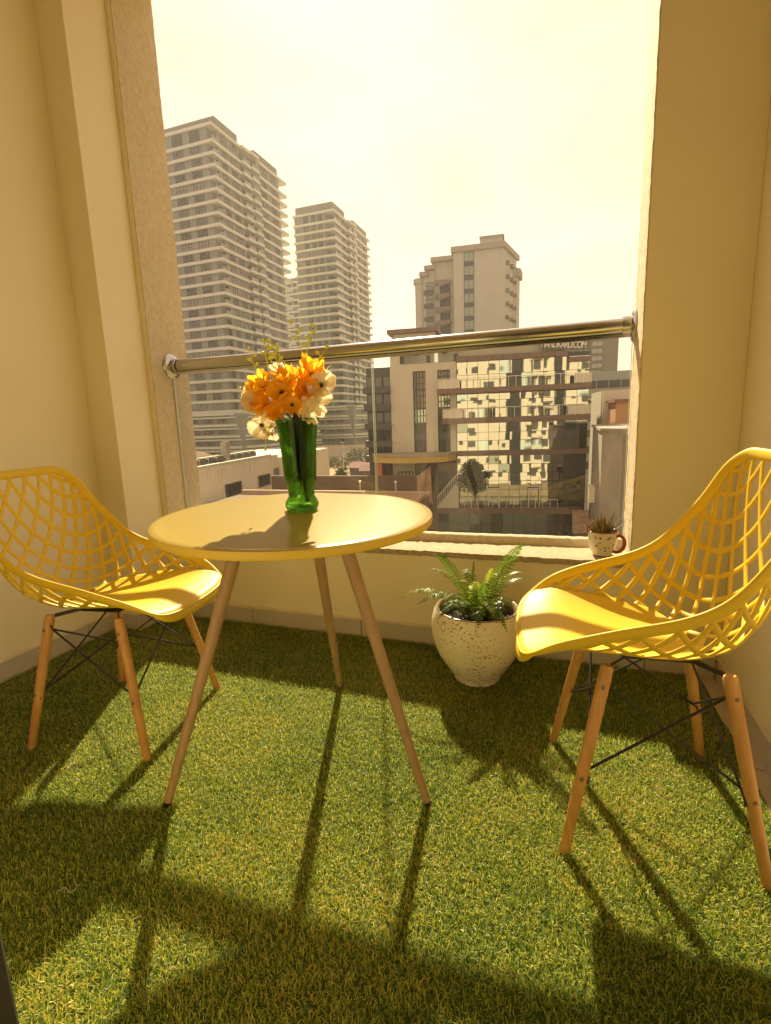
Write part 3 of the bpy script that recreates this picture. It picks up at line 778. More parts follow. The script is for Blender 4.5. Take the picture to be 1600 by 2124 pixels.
h = MB().tube(hp, .0055, 10, flat=1.25).build('handle', M_red, mug); h.rotation_euler = (0, 0, R_(-28))
MB().lathe([(.001, .0845), (.03, .086), (.0525, .083)], 24).build('soil', MATS['potting_soil'], mug)
M_mot = [M_red, mat('dark_print', (.05, .025, .02), .35), mat('green_print', (.30, .36, .06), .35), mat('orange_print', (.62, .22, .05), .35)]
def motif(a0, z0, pts, m):
    """flat print wrapped on the mug wall; pts in metres round (a0,z0)"""
    vs = []
    for x, z in pts:
        zz = z0 + z; r = mug_r(zz) + .0004; a = R_(a0) + x / r; vs.append((r * math.cos(a), r * math.sin(a), zz))
    return MB().add(vs, [tuple(range(len(vs)))]).build('painted_motif', m, mug, smooth=False)
leaf = lambda L, w, rot=0: [(math.cos(rot) * x - math.sin(rot) * y, math.sin(rot) * x + math.cos(rot) * y) for x, y in
                            [(0, -L), (w * .8, -L * .3), (w, .1 * L), (w * .5, .6 * L), (0, L), (-w * .5, .6 * L), (-w, .1 * L), (-w * .8, -L * .3)]]
dot = lambda r: [(r * math.cos(t), r * math.sin(t)) for t in np.linspace(0, 2 * math.pi, 10)[:-1]]
for a, z, p, k in ((-122, .080, leaf(.010, .006, .2), 0), (-122.4, .080, leaf(.007, .0035, .2), -1), (-103, .079, dot(.0042), 1), (-97, .090, dot(.0018), 1), (-97, .075, dot(.0022), 2), (-72, .078, leaf(.009, .0042, -.9), 0), (-62, .082, leaf(.006, .003, -.5), 0),
                   (-118, .046, dot(.0056), 3), (-120, .045, dot(.0028), 0), (-137, .058, dot(.0025), 3), (-104, .060, leaf(.007, .0035, 1.2), 2), (-112, .055, leaf(.005, .0026, .6), 2), (-66, .062, dot(.002), 3),
                   (-82, .038, dot(.0030), 1), (-80, .026, dot(.0034), 1), (-117, .030, dot(.0018), 0), (-66, .040, leaf(.006, .003, .3), 3), (-103, .034, leaf(.006, .003, 1.5), 2), (-150, .075, leaf(.008, .004, .4), 2), (-45, .050, leaf(.008, .004, .4), 2), (-48, .078, dot(.003), 1)):
    motif(a, z, p, M_mug if k < 0 else M_mot[k])
pts = [(-.016 + .004 * i, .004 * math.sin(i * .8)) for i in range(9)]
motif(-92, .046, pts + [(x, z - .0012) for x, z in pts[::-1]], M_mot[2])
suc = empty('succulent', (MX, MY, MZ + .085), 'small spiky succulent with dry tips growing in the mug', 'plant')
M_suc = mat('succulent_leaf', (.11, .115, .03), .5, .4, var=(.20, .17, .06), vscale=50, transl=.12)
M_dry = mat('dry_leaf', (.52, .33, .10), .6, .3, var=(.38, .17, .06), vscale=30, transl=.25)
def sleaf(base, d, L, w, curl, m):
    d = Vector(d).normalized(); sd = d.cross(Vector((0, 0, 1)))
    sd = sd.normalized() if sd.length > .05 else Vector((1, 0, 0)); nn = sd.cross(d); P = []; rr = []
    for k in range(7):
        t = k / 6; P.append(Vector(base) + d * L * t + Vector((d.x, d.y, 0)) * L * curl * t * t + Vector((0, 0, -1)) * L * .25 * abs(curl) * t * t); rr.append(w * (1 - t ** 1.5) + .0003)
    MB().tube(P, rr, 6, flat=.45, normals=[nn] * 7).build('leaf', m, suc)
for k in range(46):
    a = k * 2.39996; r = .030 * math.sqrt(k / 46); el = 1.45 - .75 * (k / 46)
    sleaf((r * math.cos(a), r * math.sin(a), -.002), (math.cos(a) * math.cos(el), math.sin(a) * math.cos(el), math.sin(el)), random.uniform(.060, .108), .0046, random.uniform(-.25, .3), M_suc if k % 5 else M_dry)
for b, d, L in (((-.030, -.01, .002), (-.75, 0, .62), .050), ((-.062, -.01, .032), (.1, 0, 1), .050), ((-.062, -.01, .032), (.7, 0, .75), .040), ((-.060, -.01, .030), (-.2, -.1, .9), .034), ((-.062, -.01, .032), (-.8, 0, .3), .022),
                ((.010, 0, .045), (-.35, 0, 1), .045), ((.010, 0, .045), (.15, 0, 1), .035), ((.012, 0, .042), (.8, 0, .8), .022), ((-.058, -.012, .03), (.05, -.2, -.9), .035)):
    sleaf(b, d, L, .0030, .12, M_dry)
# ---------------------------------------------------------------- city outside
GZ = -13.0
M_ground = mat('dry_ground', (.30, .24, .14), .95, var=(.20, .17, .09), vscale=.12)
gr = MB().box(-690, 690, 2.4, 1190, GZ - 1, GZ).build('ground', M_ground, smooth=False); tag(gr, kind='structure')
M_plot = mat('plot_soil', (.36, .25, .12), .95, var=(.17, .15, .06), vscale=.35, bump=.5, bscale=2, bdist=.2)
G = []
for i in range(31):
    row = []
    for j in range(41):
        x = -75 + 62 * j / 40; y = 62 + 60 * i / 30; e = min(i, j, 30 - i, 40 - j)
        row.append((x, y, -8.1 + .35 * math.sin(x * .5 + 1) * math.sin(y * .33) + rng.normal(0, .10) - (5.2 if e == 0 else 0)))
    G.append(row)
pl = MB().grid(G).build('raised_plot', M_plot); tag(pl, kind='structure')

M_band = mat('cream_band', (.52, .525, .43), .8, var=(.48, .485, .39), vscale=.3)
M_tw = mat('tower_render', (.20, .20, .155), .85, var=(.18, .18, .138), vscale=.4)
M_tw2 = mat('tower_dark_panel', (.165, .16, .12), .85)  # darker tone for parapets, hut walls and trim
M_win = mat('window_glass', (.035, .038, .032), .12, .3)
M_winl = mat('pale_glass', (.16, .145, .10), .10, .7)  # paler base colour; on the tower sides it paints in the reflected sky
mat('grey_glass', (.085, .085, .07), .15, .4)
M_wfr = mat('window_frame_dark', (.06, .05, .035), .5)
M_balg = mat('balcony_glass', (.20, .18, .125), .2, .5)
def window_mesh(w, h, nx, ny, glass=M_win, fr=M_wfr, dep=.12):
    """framed window, lies in the local XZ plane facing -Y, with frame bars proud of the glass"""
    mb = MB(); t = min(.09, w * .05 + .02)
    mb.quad((0, dep, 0), (w, dep, 0), (w, dep, h), (0, dep, h), 0)
    for k in range(nx + 1):
        x = w * k / nx; mb.box(max(x - t / 2, 0) if k < nx else w - t, (x + t / 2) if 0 < k < nx else (t if k == 0 else w), -.02, dep + .02, 0, h, 1)
    for k in range(ny + 1):
        z = h * k / ny; z0 = max(z - t / 2, 0) if k < ny else h - t
        mb.box(0, w, -.015, dep + .015, z0, z0 + t, 1)
    return mb.mesh('window', [glass, fr], smooth=False)

def tower(label, ox, oy, tops, W, D, front, right, rec, fin, nfl, cb, parapet, group, pod=None):
    """apartment tower: near corner at (ox, oy); front face along -X, side face along +Y"""
    root = empty('apartment_tower', (ox, oy, GZ), label, 'apartment tower', group)
    zt = tops[0] - GZ; y0, y1 = rec
    foot = [(-W, .5), (-cb, .5), (-cb, cb * 1.6), (-.5, cb * 1.6), (-.5, y0), (-3, y0), (-3, y1), (-.1, y1), (-.1, y1 + 1.6), (-.5, y1 + 1.6), (-.5, D), (-W, D)]
    MB().prism(foot[::-1] if False else foot, 0, zt - .3).build('wall', M_tw, root, smooth=False)
    out = [(-W - .4, 0), (.25, 0), (.25, y0 - .2), (1.0, y0 - .2), (1.0, (y0 + y1) / 2), (1.5, (y0 + y1) / 2), (1.5, y1 - .1), (-.2, y1 - .1), (-.2, y1 + 1.7), (.25, y1 + 1.7), (.25, D + fin), (-3, D + fin), (-3, D + .02), (-W - .4, D + .02)]
    bm = MB().prism(out, -.85, 0).mesh('floor_band', M_band, smooth=False)
    fl = [tops[0]] + [tops[1] - tops[2] * k for k in range(nfl)]
    for z in fl: link('floor_band', bm, root, (0, 0, z - GZ))
    hs = [fl[k] - .85 - fl[k + 1] for k in range(len(fl) - 1)]
    cache = {}
    def wm(w, h, nx, ny, g):
        key = (round(w, 2), round(h, 2), nx, ny, g)
        if key not in cache: cache[key] = window_mesh(w, h, nx, ny, MATS[g])
        return cache[key]
    for k, h in enumerate(hs):
        zb = fl[k + 1] - GZ
        for (a, c, nx) in front:
            link('window', wm(c - a, h - .25, nx, 2, ('window_glass', 'window_glass', 'window_glass', 'grey_glass', 'pale_glass')[(k * 7 + int(a * 3) * 5 + k * k) % 5]), root, (a, .36, zb + .12))
        for (a, c, nx) in right:
            link('window', wm(c - a, h - .3, nx, 2, 'pale_glass' if (k * 5 + int(a)) % 4 < 3 and k < nfl - 8 else 'window_glass'), root, (-.36, a, zb + .15), math.pi / 2)
    # dark corner balconies: glazed doors at the back and a glass parapet
    gl = MB(); gl.quad((-cb + .1, cb * 1.6 - .03, .1), (-.6, cb * 1.6 - .03, .1), (-.6, cb * 1.6 - .03, hs[-1] - .1), (-cb + .1, cb * 1.6 - .03, hs[-1] - .1))
    gl.quad((-cb + .03, cb * 1.6 - .1, .1), (-cb + .03, .6, .1), (-cb + .03, .6, hs[-1] - .1), (-cb + .03, cb * 1.6 - .1, hs[-1] - .1)) if False else None
    glm = gl.mesh('balcony_door', M_win, smooth=False)
    bg_ = MB().box(.14, .17, .2, cb * 1.6, 0, .95).mesh('balcony_glass', M_balg, smooth=False)
    rg = MB(); rg.box(.88, .92, y0, (y0 + y1) / 2 - .3, 0, .95); rg2 = MB().box(1.38, 1.42, (y0 + y1) / 2 + .2, y1 - .4, 0, .95)
    rgm, rgm2 = rg.mesh('balcony_glass', M_balg, smooth=False), rg2.mesh('balcony_glass', M_balg, smooth=False)
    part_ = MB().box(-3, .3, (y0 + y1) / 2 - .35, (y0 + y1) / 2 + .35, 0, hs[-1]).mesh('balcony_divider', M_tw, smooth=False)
    for k in range(len(hs)):
        zb = fl[k + 1] - GZ
        link('balcony_door', glm, root, (0, 0, zb))
        if k < nfl - 9: link('balcony_glass', bg_, root, (0, 0, zb))
        link('balcony_glass', rgm, root, (0, 0, zb)); link('balcony_glass', rgm2, root, (0, 0, zb)); link('balcony_divider', part_, root, (0, 0, zb))
    for (x0, x1, a, c, zz) in parapet:
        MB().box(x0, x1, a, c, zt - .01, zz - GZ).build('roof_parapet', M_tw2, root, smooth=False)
    if pod:
        px0, px1, py0, py1, zs = pod
        MB().box(px0 + 1, px1 - 1, py0 + 1, py1 - 1, .02, zs[0] - GZ - .3).build('podium_wall', M_tw, root, smooth=False)
        for k, z in enumerate(zs):
            e = .5 * k
            MB().prism([(px0 - e, py0 - e), (px1 - 6 + e, py0 - e), (px1 - 2 + e, py0 + 2), (px1 + e, py0 + 8), (px1 + e, py1), (px0 - e, py1)], z - GZ - .75, z - GZ).build('podium_band', M_band, root, smooth=False)
            MB().prism([(px0 - e, py0 - e - .3), (px1 - 6 + e, py0 - e - .3), (px1 - 1.7 + e, py0 + 1.8), (px1 + e + .3, py0 + 8), (px1 + e + .3, py1), (px0 - e, py1)], z - GZ - 1.65, z - GZ - 1.2).build('podium_band', M_band, root, smooth=False)
            if k < len(zs):
                for q in range(5):
                    x = px0 + 3.5 + q * (px1 - px0 - 8) / 5
                    link('window', wm(3.2, 1.25, 2, 1, 'window_glass'), root, (x, py0 + .86, z - GZ - 3.0))
                for q in range(5):
                    y = py0 + 9 + q * (py1 - py0 - 11) / 5
                    link('window', wm(2.6, 1.2, 2, 1, 'window_glass'), root, (px1 - .86, y, z - GZ - 3.0), math.pi / 2)
    return root
GRP = 'cream banded apartment towers on the skyline'
tower('tallest banded apartment tower at left, beside the rough plaster jamb', -97.5, 135, (86.0, 81.72, 3.157), 27, 37,
      [(-22.5, -18.5, 3), (-14.1, -10.5, 3), (-7.9, -4.4, 3)], [(5.1, 7.4, 2), (9.6, 12.2, 2), (25.0, 28.8, 3), (32.2, 34.6, 2)], (14, 22.2), 4.2, 25, 1.9,
      [(-26, -.7, 2.8, 13.8, 88.9), (-26, -.7, 22.8, 36.9, 88.8)], GRP, pod=(-30, 5, -3, 46, (5.0, 1.6, -1.8, -5.2)))
tower('shorter banded apartment tower right of the tallest one, farther away', -85.5, 190, (80.6, 77.0, 3.05), 17, 36,
      [(-13.0, -11.0, 1), (-9.6, -7.8, 1), (-6.9, -5.0, 1)], [(3.2, 5.8, 2), (8.4, 11.2, 2), (21.6, 23.0, 1), (24.0, 26.6, 2), (30.4, 33.2, 2)], (12.6, 19.5), 1.6, 24, 3.9,
      [(-16.6, -.7, 1.0, 12.0, 83.5), (-16.6, -.7, 20.8, 35.9, 83.4)], GRP, pod=(-22, 7, -4, 46, (7.5, 3.8, .1, -3.6)))
tower('third banded tower showing only as a sliver between the other two', -136, 262, (78.0, 75.0, 3.1), 14, 20,
      [(-12.0, -10.0, 1), (-8.5, -6.5, 1), (-5.0, -3.0, 1)], [(3, 5, 1), (15, 17, 1)], (8, 12), 1.0, 18, 1.8, [(-13, -1, 1, 19, 80)], GRP)

# hoarding wall in front of the far podiums
hb = empty('hoarding', (-70, 118, -8.2), 'long pale site hoarding in front of the far tower podium', 'hoarding', rz=R_(6))
mp_ = mat('hoarding_panel', (.52, .46, .34), .7, var=(.46, .40, .29), vscale=.6)
pm = MB().box(0, 2.94, 0, .06, 0, 3.4).mesh('panel', mp_, smooth=False)
for k in range(17): link('panel', pm, hb, (k * 3.0, (-.02 if k % 2 else .02), .04 * math.sin(k * 2.1)))

# ---- trees and shrubs
M_bark = mat('tree_bark', (.12, .085, .05), .9, bump=.6, bscale=6)
M_leafA = mat('tree_leaf', (.055, .075, .018), .5, .3, var=(.085, .10, .022), vscale=.8, transl=.3)
M_leafB = mat('dry_leaf_green', (.10, .10, .03), .55, .3, var=(.13, .12, .04), vscale=.8, transl=.3)
def leaves(parent, name, centers, radii, n, size, m):
    C = np.array(centers); Rr = np.array(radii); k = rng.integers(0, len(C), n)
    d = rng.normal(size=(n, 3)); d /= np.linalg.norm(d, axis=1)[:, None]
    r = Rr[k][:, None] * (rng.random((n, 1)) ** .6 * 1.15); P = C[k] + d * r * np.array([1, 1, .8])
    a = rng.normal(size=(n, 3)); a /= np.linalg.norm(a, axis=1)[:, None]; b = np.cross(a, rng.normal(size=(n, 3))); b /= np.linalg.norm(b, axis=1)[:, None]
    s = size * rng.uniform(.6, 1.3, (n, 1)); V = np.stack([P - a * s, P + b * s * .45, P + a * s, P - b * s * .45], 1).reshape(-1, 3)
    me = raw_mesh(name, V, np.full(n, 4), np.arange(4 * n), [m]); return link(name, me, parent)
def tree(loc, h, spread, label, n=1500, size=.22, m=None, name='tree', cat='tree', group=None, trunk=.45):
    root = empty(name, loc, label, cat, group)
    P = [(0, 0, 0), (.1 * spread, 0, h * .25), (.05 * spread, .05 * spread, h * .6)]
    mb = MB(); mb.tube(P, [.05 * h ** .8, .04 * h ** .8, .02 * h ** .8], 8); cs = []; rs = []
    for k in range(15):
        a = k * 2.4; t = trunk + (1 - trunk) * (k + .5) / 15; rad = spread * (.75 if t < .8 else .4) * random.uniform(.6, 1)
        e = (rad * math.cos(a), rad * math.sin(a), h * t); mb.tube([P[1] if k < 8 else P[2], (e[0] * .5, e[1] * .5, h * (t * .8)), e], [.015 * h ** .8, .010 * h ** .8, .004 * h ** .8], 5)
        cs.append(e); rs.append(spread * random.uniform(.28, .55))
    mb.build('trunk', M_bark, root); leaves(root, 'crown', cs, rs, n, size, m or M_leafA)
    return root
tree((-27.5, 86, -8.2), 10.2, 3.6, 'leafy tree left of the dark balconies, over the hoarding', 2600, .30)
tree((-9.5, 55.2, -8.84), 4.6, 1.7, 'dark bushy tree on the ledge against the mirrored curtain wall', 3200, .13)
tree((9.5, 61, -12.9), 12.0, 1.6, 'narrow dark tree right of the mirrored building', 2200, .22)
shr = [(-38, 84, 2.8), (-34, 92, 3.2), (-40.5, 100, 3.4), (-31, 100, 3.6), (-46, 108, 3.0), (-29.5, 78, 2.0), (-26, 92, 2.6), (-35, 76, 1.5), (-24, 80, 2.0), (-44, 92, 2.4)]
nm = ['dark shrub in the building plot beside the white roof end', 'taller shrub at the middle of the building plot', 'shrub close to the hoarding, left of the lamp posts', 'wide shrub close to the hoarding, right of the lamp posts',
      'farthest shrub at the foot of the far podium', 'low shrub beside the red roof', 'shrub under the leafy tree', 'smallest shrub beside the soil heap', 'low shrub next to the orange pillar', 'olive shrub behind the soil heap']
for k, (x, y, h) in enumerate(shr):
    tree((x, y, -8.3), h, h * .75, nm[k], 500, .22, M_leafA if k % 3 else M_leafB, 'shrub', 'shrub', 'shrubs in the building plot', .2)
G = []
for i in range(13):
    row = []
    for j in range(17):
        x = -7 + 14 * j / 16; y = -4 + 8 * i / 12; r = (x / 7) ** 2 + (y / 4) ** 2
        row.append((x, y, max(0, 1.9 * (1 - r)) + (rng.normal(0, .12) if r < .95 else -.3)))
    G.append(row)
heap = MB().grid(G).build('soil_heap', mat('dry_straw_soil', (.45, .30, .10), .95, var=(.26, .19, .07), vscale=.9, bump=.6, bscale=3, bdist=.2)); heap.location = (-22, 66.5, -8.2)
tag(heap, 'heap of dry yellowish soil in the plot behind the table', 'soil heap')
M_rtile = mat('red_roof_sheet', (.20, .07, .045), .8, var=(.16, .06, .04), vscale=.5)
def kiosk(x, y, w, d, h, label, rz):
    r = empty('site_hut', (x, y, -8.3), label, 'hut', 'low red roofed huts in the plot', rz)
    MB().box(-w / 2, w / 2, -d / 2, d / 2, 0, h).build('wall', M_tw2, r, smooth=False)
    MB().add([(-w * .6, -d * .6, h), (w * .6, -d * .6, h), (w * .6, d * .6, h), (-w * .6, d * .6, h), (-w * .6, 0, h + .9), (w * .6, 0, h + .9)], [(0, 1, 5, 4), (2, 3, 4, 5), (0, 4, 3), (1, 2, 5)]).build('roof', M_rtile, r, smooth=False)
kiosk(-26.5, 74, 6.5, 3, 1.8, 'low hut with red roof nearest the orange pillar', .2); kiosk(-32, 80, 5, 3, 1.6, 'smaller red roofed hut farther left by the shrubs', -.2)
for k, (x, y, h) in enumerate(((-37.2, 82, 5.6), (-36, 96, 4.6), (-31.5, 88, 5.2), (-40.5, 90, 4.2))):
    t = empty('lamp_post', (x, y, -8.3), ['lamp post standing nearest in the plot', 'slim lamp post in front of the hoarding', 'tall lamp post right of the shrubs', 'lamp post by the white building end'][k], 'lamp post', 'lamp posts in the plot')
    MB().tube([(0, 0, 0), (0, 0, h)], .07, 8).build('pole', M_band, t); MB().cbox(-.55, .55, -.14, .14, h - .02, h + .14, .03).build('lamp_head', M_wfr, t, smooth=False)

# ---- white low building on the left, wall running away from us
M_white = mat('white_render', (.70, .62, .45), .85, var=(.66, .57, .40), vscale=.5)
def streaked(name):
    m = mat(name, (.72, .64, .47), .85); nt = m.node_tree; n, l = nt.nodes, nt.links; p = n['Principled BSDF']
    tc = n.new('ShaderNodeTexCoord'); mp = n.new('ShaderNodeMapping'); mp.inputs['Scale'].default_value = (1, 3.2, .22)
    nz = n.new('ShaderNodeTexNoise'); nz.inputs['Scale'].default_value = 1.6; nz.inputs['Detail'].default_value = 5
    l.new(tc.outputs['Object'], mp.inputs[0]); l.new(mp.outputs[0], nz.inputs['Vector'])
    sp = n.new('ShaderNodeSeparateXYZ'); l.new(tc.outputs['Object'], sp.inputs[0])
    mr = n.new('ShaderNodeMapRange'); mr.inputs['From Min'].default_value = -2.2; mr.inputs['From Max'].default_value = 0; l.new(sp.outputs['Z'], mr.inputs['Value'])
    ml = n.new('ShaderNodeMath'); ml.operation = 'MULTIPLY'; l.new(mr.outputs[0], ml.inputs[0])
    m2 = n.new('ShaderNodeMapRange'); m2.inputs['From Min'].default_value = .5; m2.inputs['From Max'].default_value = .68; l.new(nz.outputs['Fac'], m2.inputs['Value']); l.new(m2.outputs[0], ml.inputs[1])
    mx = n.new('ShaderNodeMix'); mx.data_type = 'RGBA'; mx.inputs['A'].default_value = (.72, .64, .47, 1); mx.inputs['B'].default_value = (.36, .27, .15, 1)
    l.new(ml.outputs[0], mx.inputs['Factor']); l.new(mx.outputs['Result'], p.inputs['Base Color']); return m
M_streak = streaked('stained_white_render')
WS = 1.6
wb = empty('white_building', (-20.16 * WS, 24 * WS, 1 - 2.37 * WS), 'low white building with rain stained parapet and black roof tanks', 'building', rz=math.atan2(.16, .987))
# local frame: +Y runs along the wall away from us, +X is the outer side of the wall; z=0 is the parapet top
Lw = 10.5 * WS
b = MB()
b.box(-12, 0, -1, Lw, GZ - wb.location.z, 0); b.box(-12, -.9 * 0 - .02, Lw, 11.98 * WS, GZ - wb.location.z, -.02); 
b.build('wall', M_streak, wb, smooth=False)
b = MB().box(-12, .55, 12.0 * WS, 25.1 * WS, GZ - wb.location.z, -.25 * WS); b.build('end_wall', M_streak, wb, smooth=False)
MB().box(.0, .16, 25.0 * WS, 25.25 * WS, -6.5, -.1).build('drain_pipe', M_wfr, wb, smooth=False)
b = MB(); b.box(-.45, .10, -1, Lw + .05, .002, .16); b.build('parapet_coping', M_band, wb, smooth=False)
for (a, c, z0, z1) in ((2.78, 4.93, -3.53, -2.70), (7.80, 9.78, -3.57, -2.71)):
    a *= WS; c *= WS; zz0 = (z0 + 1.37) * WS; zz1 = (z1 + 1.37) * WS
    w = window_mesh(c - a, zz1 - zz0, 3, 1, M_win, M_wfr, .25)
    # recess box with reveal, sunk look from a raised surround
    s = MB(); s.box(.002, .12, a - .25, a, zz0 - .2, zz1 + .1); s.box(.002, .12, c, c + .25, zz0 - .2, zz1 + .1); s.box(.002, .10, a, c, zz1, zz1 + .1); s.box(.002, .30, a - .25, c + .25, zz0 - .32, zz0)
    o = s.build('window_surround', M_white, wb, smooth=False)
    o = link('window', w, wb, (.26, a, zz0), math.pi / 2)
MB().box(.003, .06, 10.9 * WS, 11.97 * WS, GZ - wb.location.z, -1.1 * WS).build('recess_panel', M_tw2, wb, smooth=False)
# barrel gable and chimney
arc = [(-5.2 * WS * 1.0 + 11.0 * WS * t, 1.62 * WS * (1 - (t * 1.02) ** 2) if True else 0) for t in np.linspace(-.1, 1, 16)]
bv = []; n = len(arc)
for x in (-7.5, -1.6):
    bv += [(x, yy, zz) for yy, zz in arc] + [(x, arc[-1][0], -.3), (x, arc[0][0], -.3)]
k = n + 2
MB().add(bv, [tuple(range(k))[::-1], tuple(range(k, 2 * k))] + [(i, (i + 1) % k, k + (i + 1) % k, k + i) for i in range(k)]).build('barrel_gable', M_white, wb, smooth=False)
MB().cbox(-1.35, -.75, 4.35 * WS, 4.95 * WS, -.2, 1.34 * WS, .03).build('chimney', mat('grey_concrete', (.30, .26, .19), .9, var=(.25, .22, .16), vscale=2), wb, smooth=False)
M_tank = mat('black_tank', (.022, .016, .012), .35, .5); M_tcap = mat('tank_lid', (.62, .55, .40), .4)
for k in range(8):
    y = (.45 + k * 1.06 + (.55 if k > 3 else 0)) * WS
    t = empty('roof_tank', (0, 0, 0), ['nearest black roof tank by the plaster jamb', 'second black roof tank from the jamb', 'third black roof tank from the jamb', 'black roof tank just left of the chimney', 'black roof tank just right of the chimney',
        'second black roof tank right of the chimney', 'third black roof tank right of the chimney', 'farthest black roof tank, next to the parapet corner'][k], 'roof tank', 'black tanks along the white parapet')
    t.matrix_world = wb.matrix_basis @ Matrix.Translation((-1.1, y, -.05))
    mb = MB(); mb.tube([(0, -.72, .42), (0, .72, .42)], .42, 14); mb.build('barrel', M_tank, t, ang=50)
    MB().cbox(-.28, .34, -.60, .60, .78, .90, .03).build('lid', M_tcap, t, smooth=False)
    mb = MB(); mb.tube([(.3, -.8, 0), (.3, -.8, .75)], .05, 6); mb.tube([(.3, .8, 0), (.3, .8, .75)], .05, 6); mb.build('stand', M_band, t)

# ---- brown tiled roof below, to the right of the table
M_brown = mat('brown_roof_tile', (.27, .15, .075), .9, var=(.40, .26, .13), vscale=1.4)
M_brownw = mat('brown_wall', (.17, .11, .065), .9, var=(.13, .085, .05), vscale=1)
br = empty('brown_building', (-11.9, 45, -5.75), 'low brown tiled roof building beyond the round table', 'building', rz=R_(2))
MB().box(-20, .0, -9.5, 0, GZ + 5.8, -.3).build('wall', M_brownw, br, smooth=False)
tmesh = MB().cbox(.02, .98, .02, .98, -.28, -.02, .02).mesh('roof_tile', M_brown, smooth=False)
for i in range(9):
    for j in range(7): link('roof_tile', tmesh, br, (-1 - i, -1.0 - j * 1.0, .02 * ((i * 3 + j) % 3)))
MB().box(-20, .12, -.12, .25, -.3, .12).build('roof_edge', mat('tan_coping', (.46, .34, .20), .8), br, smooth=False)
MB().box(-20, -2.6, 6.0, 6.5, GZ + 6, .9).build('back_wall', M_brownw, br, smooth=False)
MB().add([(-2.6, 6, -2), (-2.6, 6, .9), (-1.2, 6, 1.9), (-1.0, 6, -2), (-2.6, 6.5, -2), (-2.6, 6.5, .9), (-1.2, 6.5, 1.9), (-1.0, 6.5, -2)], [(0, 3, 2, 1), (4, 5, 6, 7), (1, 2, 6, 5), (2, 3, 7, 6), (0, 1, 5, 4)]).build('wall_end', M_brown, br, smooth=False)
for x in (-3.2, -6.8):
    mb = MB(); mb.tube([(x, .05, .1), (x, .05, .9)], .05, 6); mb.lathe([(.001, 1.15), (.12, 1.1), (.15, .98), (.10, .88), (.03, .86)], 10, c=(x, .05, 0)); mb.build('roof_lamp', M_tcap, br)

# ---- mirrored office building (facade frame: s along the front, turned 7.8 degrees)
FA = math.atan2(.136, .991)
ob = empty('office_building', (-4.8, 56.8, 0), 'mirrored glass office building with brown ledges and white balcony rails', 'office building', rz=FA)
M_tan = mat('tan_stone', (.55, .50, .36), .8, var=(.51, .46, .33), vscale=.6)
M_brs = mat('brown_ledge_cladding', (.19, .125, .085), .6, .4, var=(.16, .10, .07), vscale=1.5)
M_dkpan = mat('dark_spandrel', (.045, .045, .040), .3, .5)
M_rwhite = mat('white_rail_paint', (.75, .70, .56), .5)
def mirror(name, col, rough=.02):
    m, n, l, o = mnodes(name); g = n.new('ShaderNodeBsdfPrincipled'); g.inputs['Base Color'].default_value = (*col, 1); g.inputs['Metallic'].default_value = 1; g.inputs['Roughness'].default_value = rough
    tc = n.new('ShaderNodeTexCoord'); nz = n.new('ShaderNodeTexNoise'); nz.inputs['Scale'].default_value = .9; nz.inputs['Detail'].default_value = 1
    gm = n.new('ShaderNodeNewGeometry'); l.new(gm.outputs['Position'], nz.inputs['Vector'])
    b = n.new('ShaderNodeBump'); b.inputs['Strength'].default_value = .08; b.inputs['Distance'].default_value = .02; l.new(nz.outputs['Fac'], b.inputs['Height']); l.new(b.outputs[0], g.inputs['Normal'])
    l.new(g.outputs[0], o.inputs['Surface']); return m
M_mir = mirror('mirror_glass', (.37, .37, .33)); M_mird = mirror('dark_mirror_glass', (.20, .24, .20), .04); M_mirb = mirror('blue_mirror_glass', (.34, .42, .42), .05)
GZo = GZ
b = MB(); b.box(-6.72, 6.95, .16, 14, GZo, 7.4); b.build('core', M_dkpan, ob, smooth=False)
PW = 13.62 / 12
pmesh = {}
def pane_at(s, z0, z1, m, w=PW):
    key = (round(z1 - z0, 2), m.name, round(w, 2))
    if key not in pmesh: pmesh[key] = MB().box(.02, w - .02, 0, .03, .02, z1 - z0 - .02).mesh('glass_pane', m, smooth=False)
    o = link('glass_pane', pmesh[key], ob, (s, .06, z0)); o.rotation_euler = (random.gauss(0, .004), 0, random.gauss(0, .004)); return o
rows = [(4.14, 5.55), (5.55, 6.95), (.99, 2.05), (2.05, 2.85), (2.85, 3.56), (-2.60, -1.5), (-1.5, -.6), (-.6, .40)]
rr2 = random.Random(5)
for (z0, z1) in rows:
    for k in range(12):
        q = rr2.random(); pane_at(-6.68 + k * PW, z0, z1, M_mirb if q < .05 else (M_mird if q < .10 else M_mir))
for (z0, z1) in ((-4.1, -3.17), (-5.05, -4.1), (-6.0, -5.05), (-6.95, -6.0), (-7.9, -6.95), (-8.8, -7.9)):
    for k in range(10): pane_at(-6.68 + k * PW, z0, z1, M_mir if rr2.random() > .05 else M_mird)
for (z0, z1) in ((-10.9, -9.5), (-12.4, -10.9)):
    for k in range(13): pane_at(-8.9 + k * 1.2, z0, z1, M_mirb if (k * 3) % 5 else M_mird, 1.2)
b = MB(); b.box(-8.95, 6.9, .14, 14, GZo, -9.47); b.build('base_core', M_dkpan, ob, smooth=False)
def ledge(s0, s1, z0, z1, out_, name='ledge'):
    n_ = max(1, int((s1 - s0) / 1.25)); w = (s1 - s0) / n_
    me = MB().cbox(.01, w - .01, -out_, .05, z0, z1, .015).mesh('ledge_panel', M_brs, smooth=False)
    for k in range(n_): link('ledge_panel', me, ob, (s0 + k * w, 0, 0))
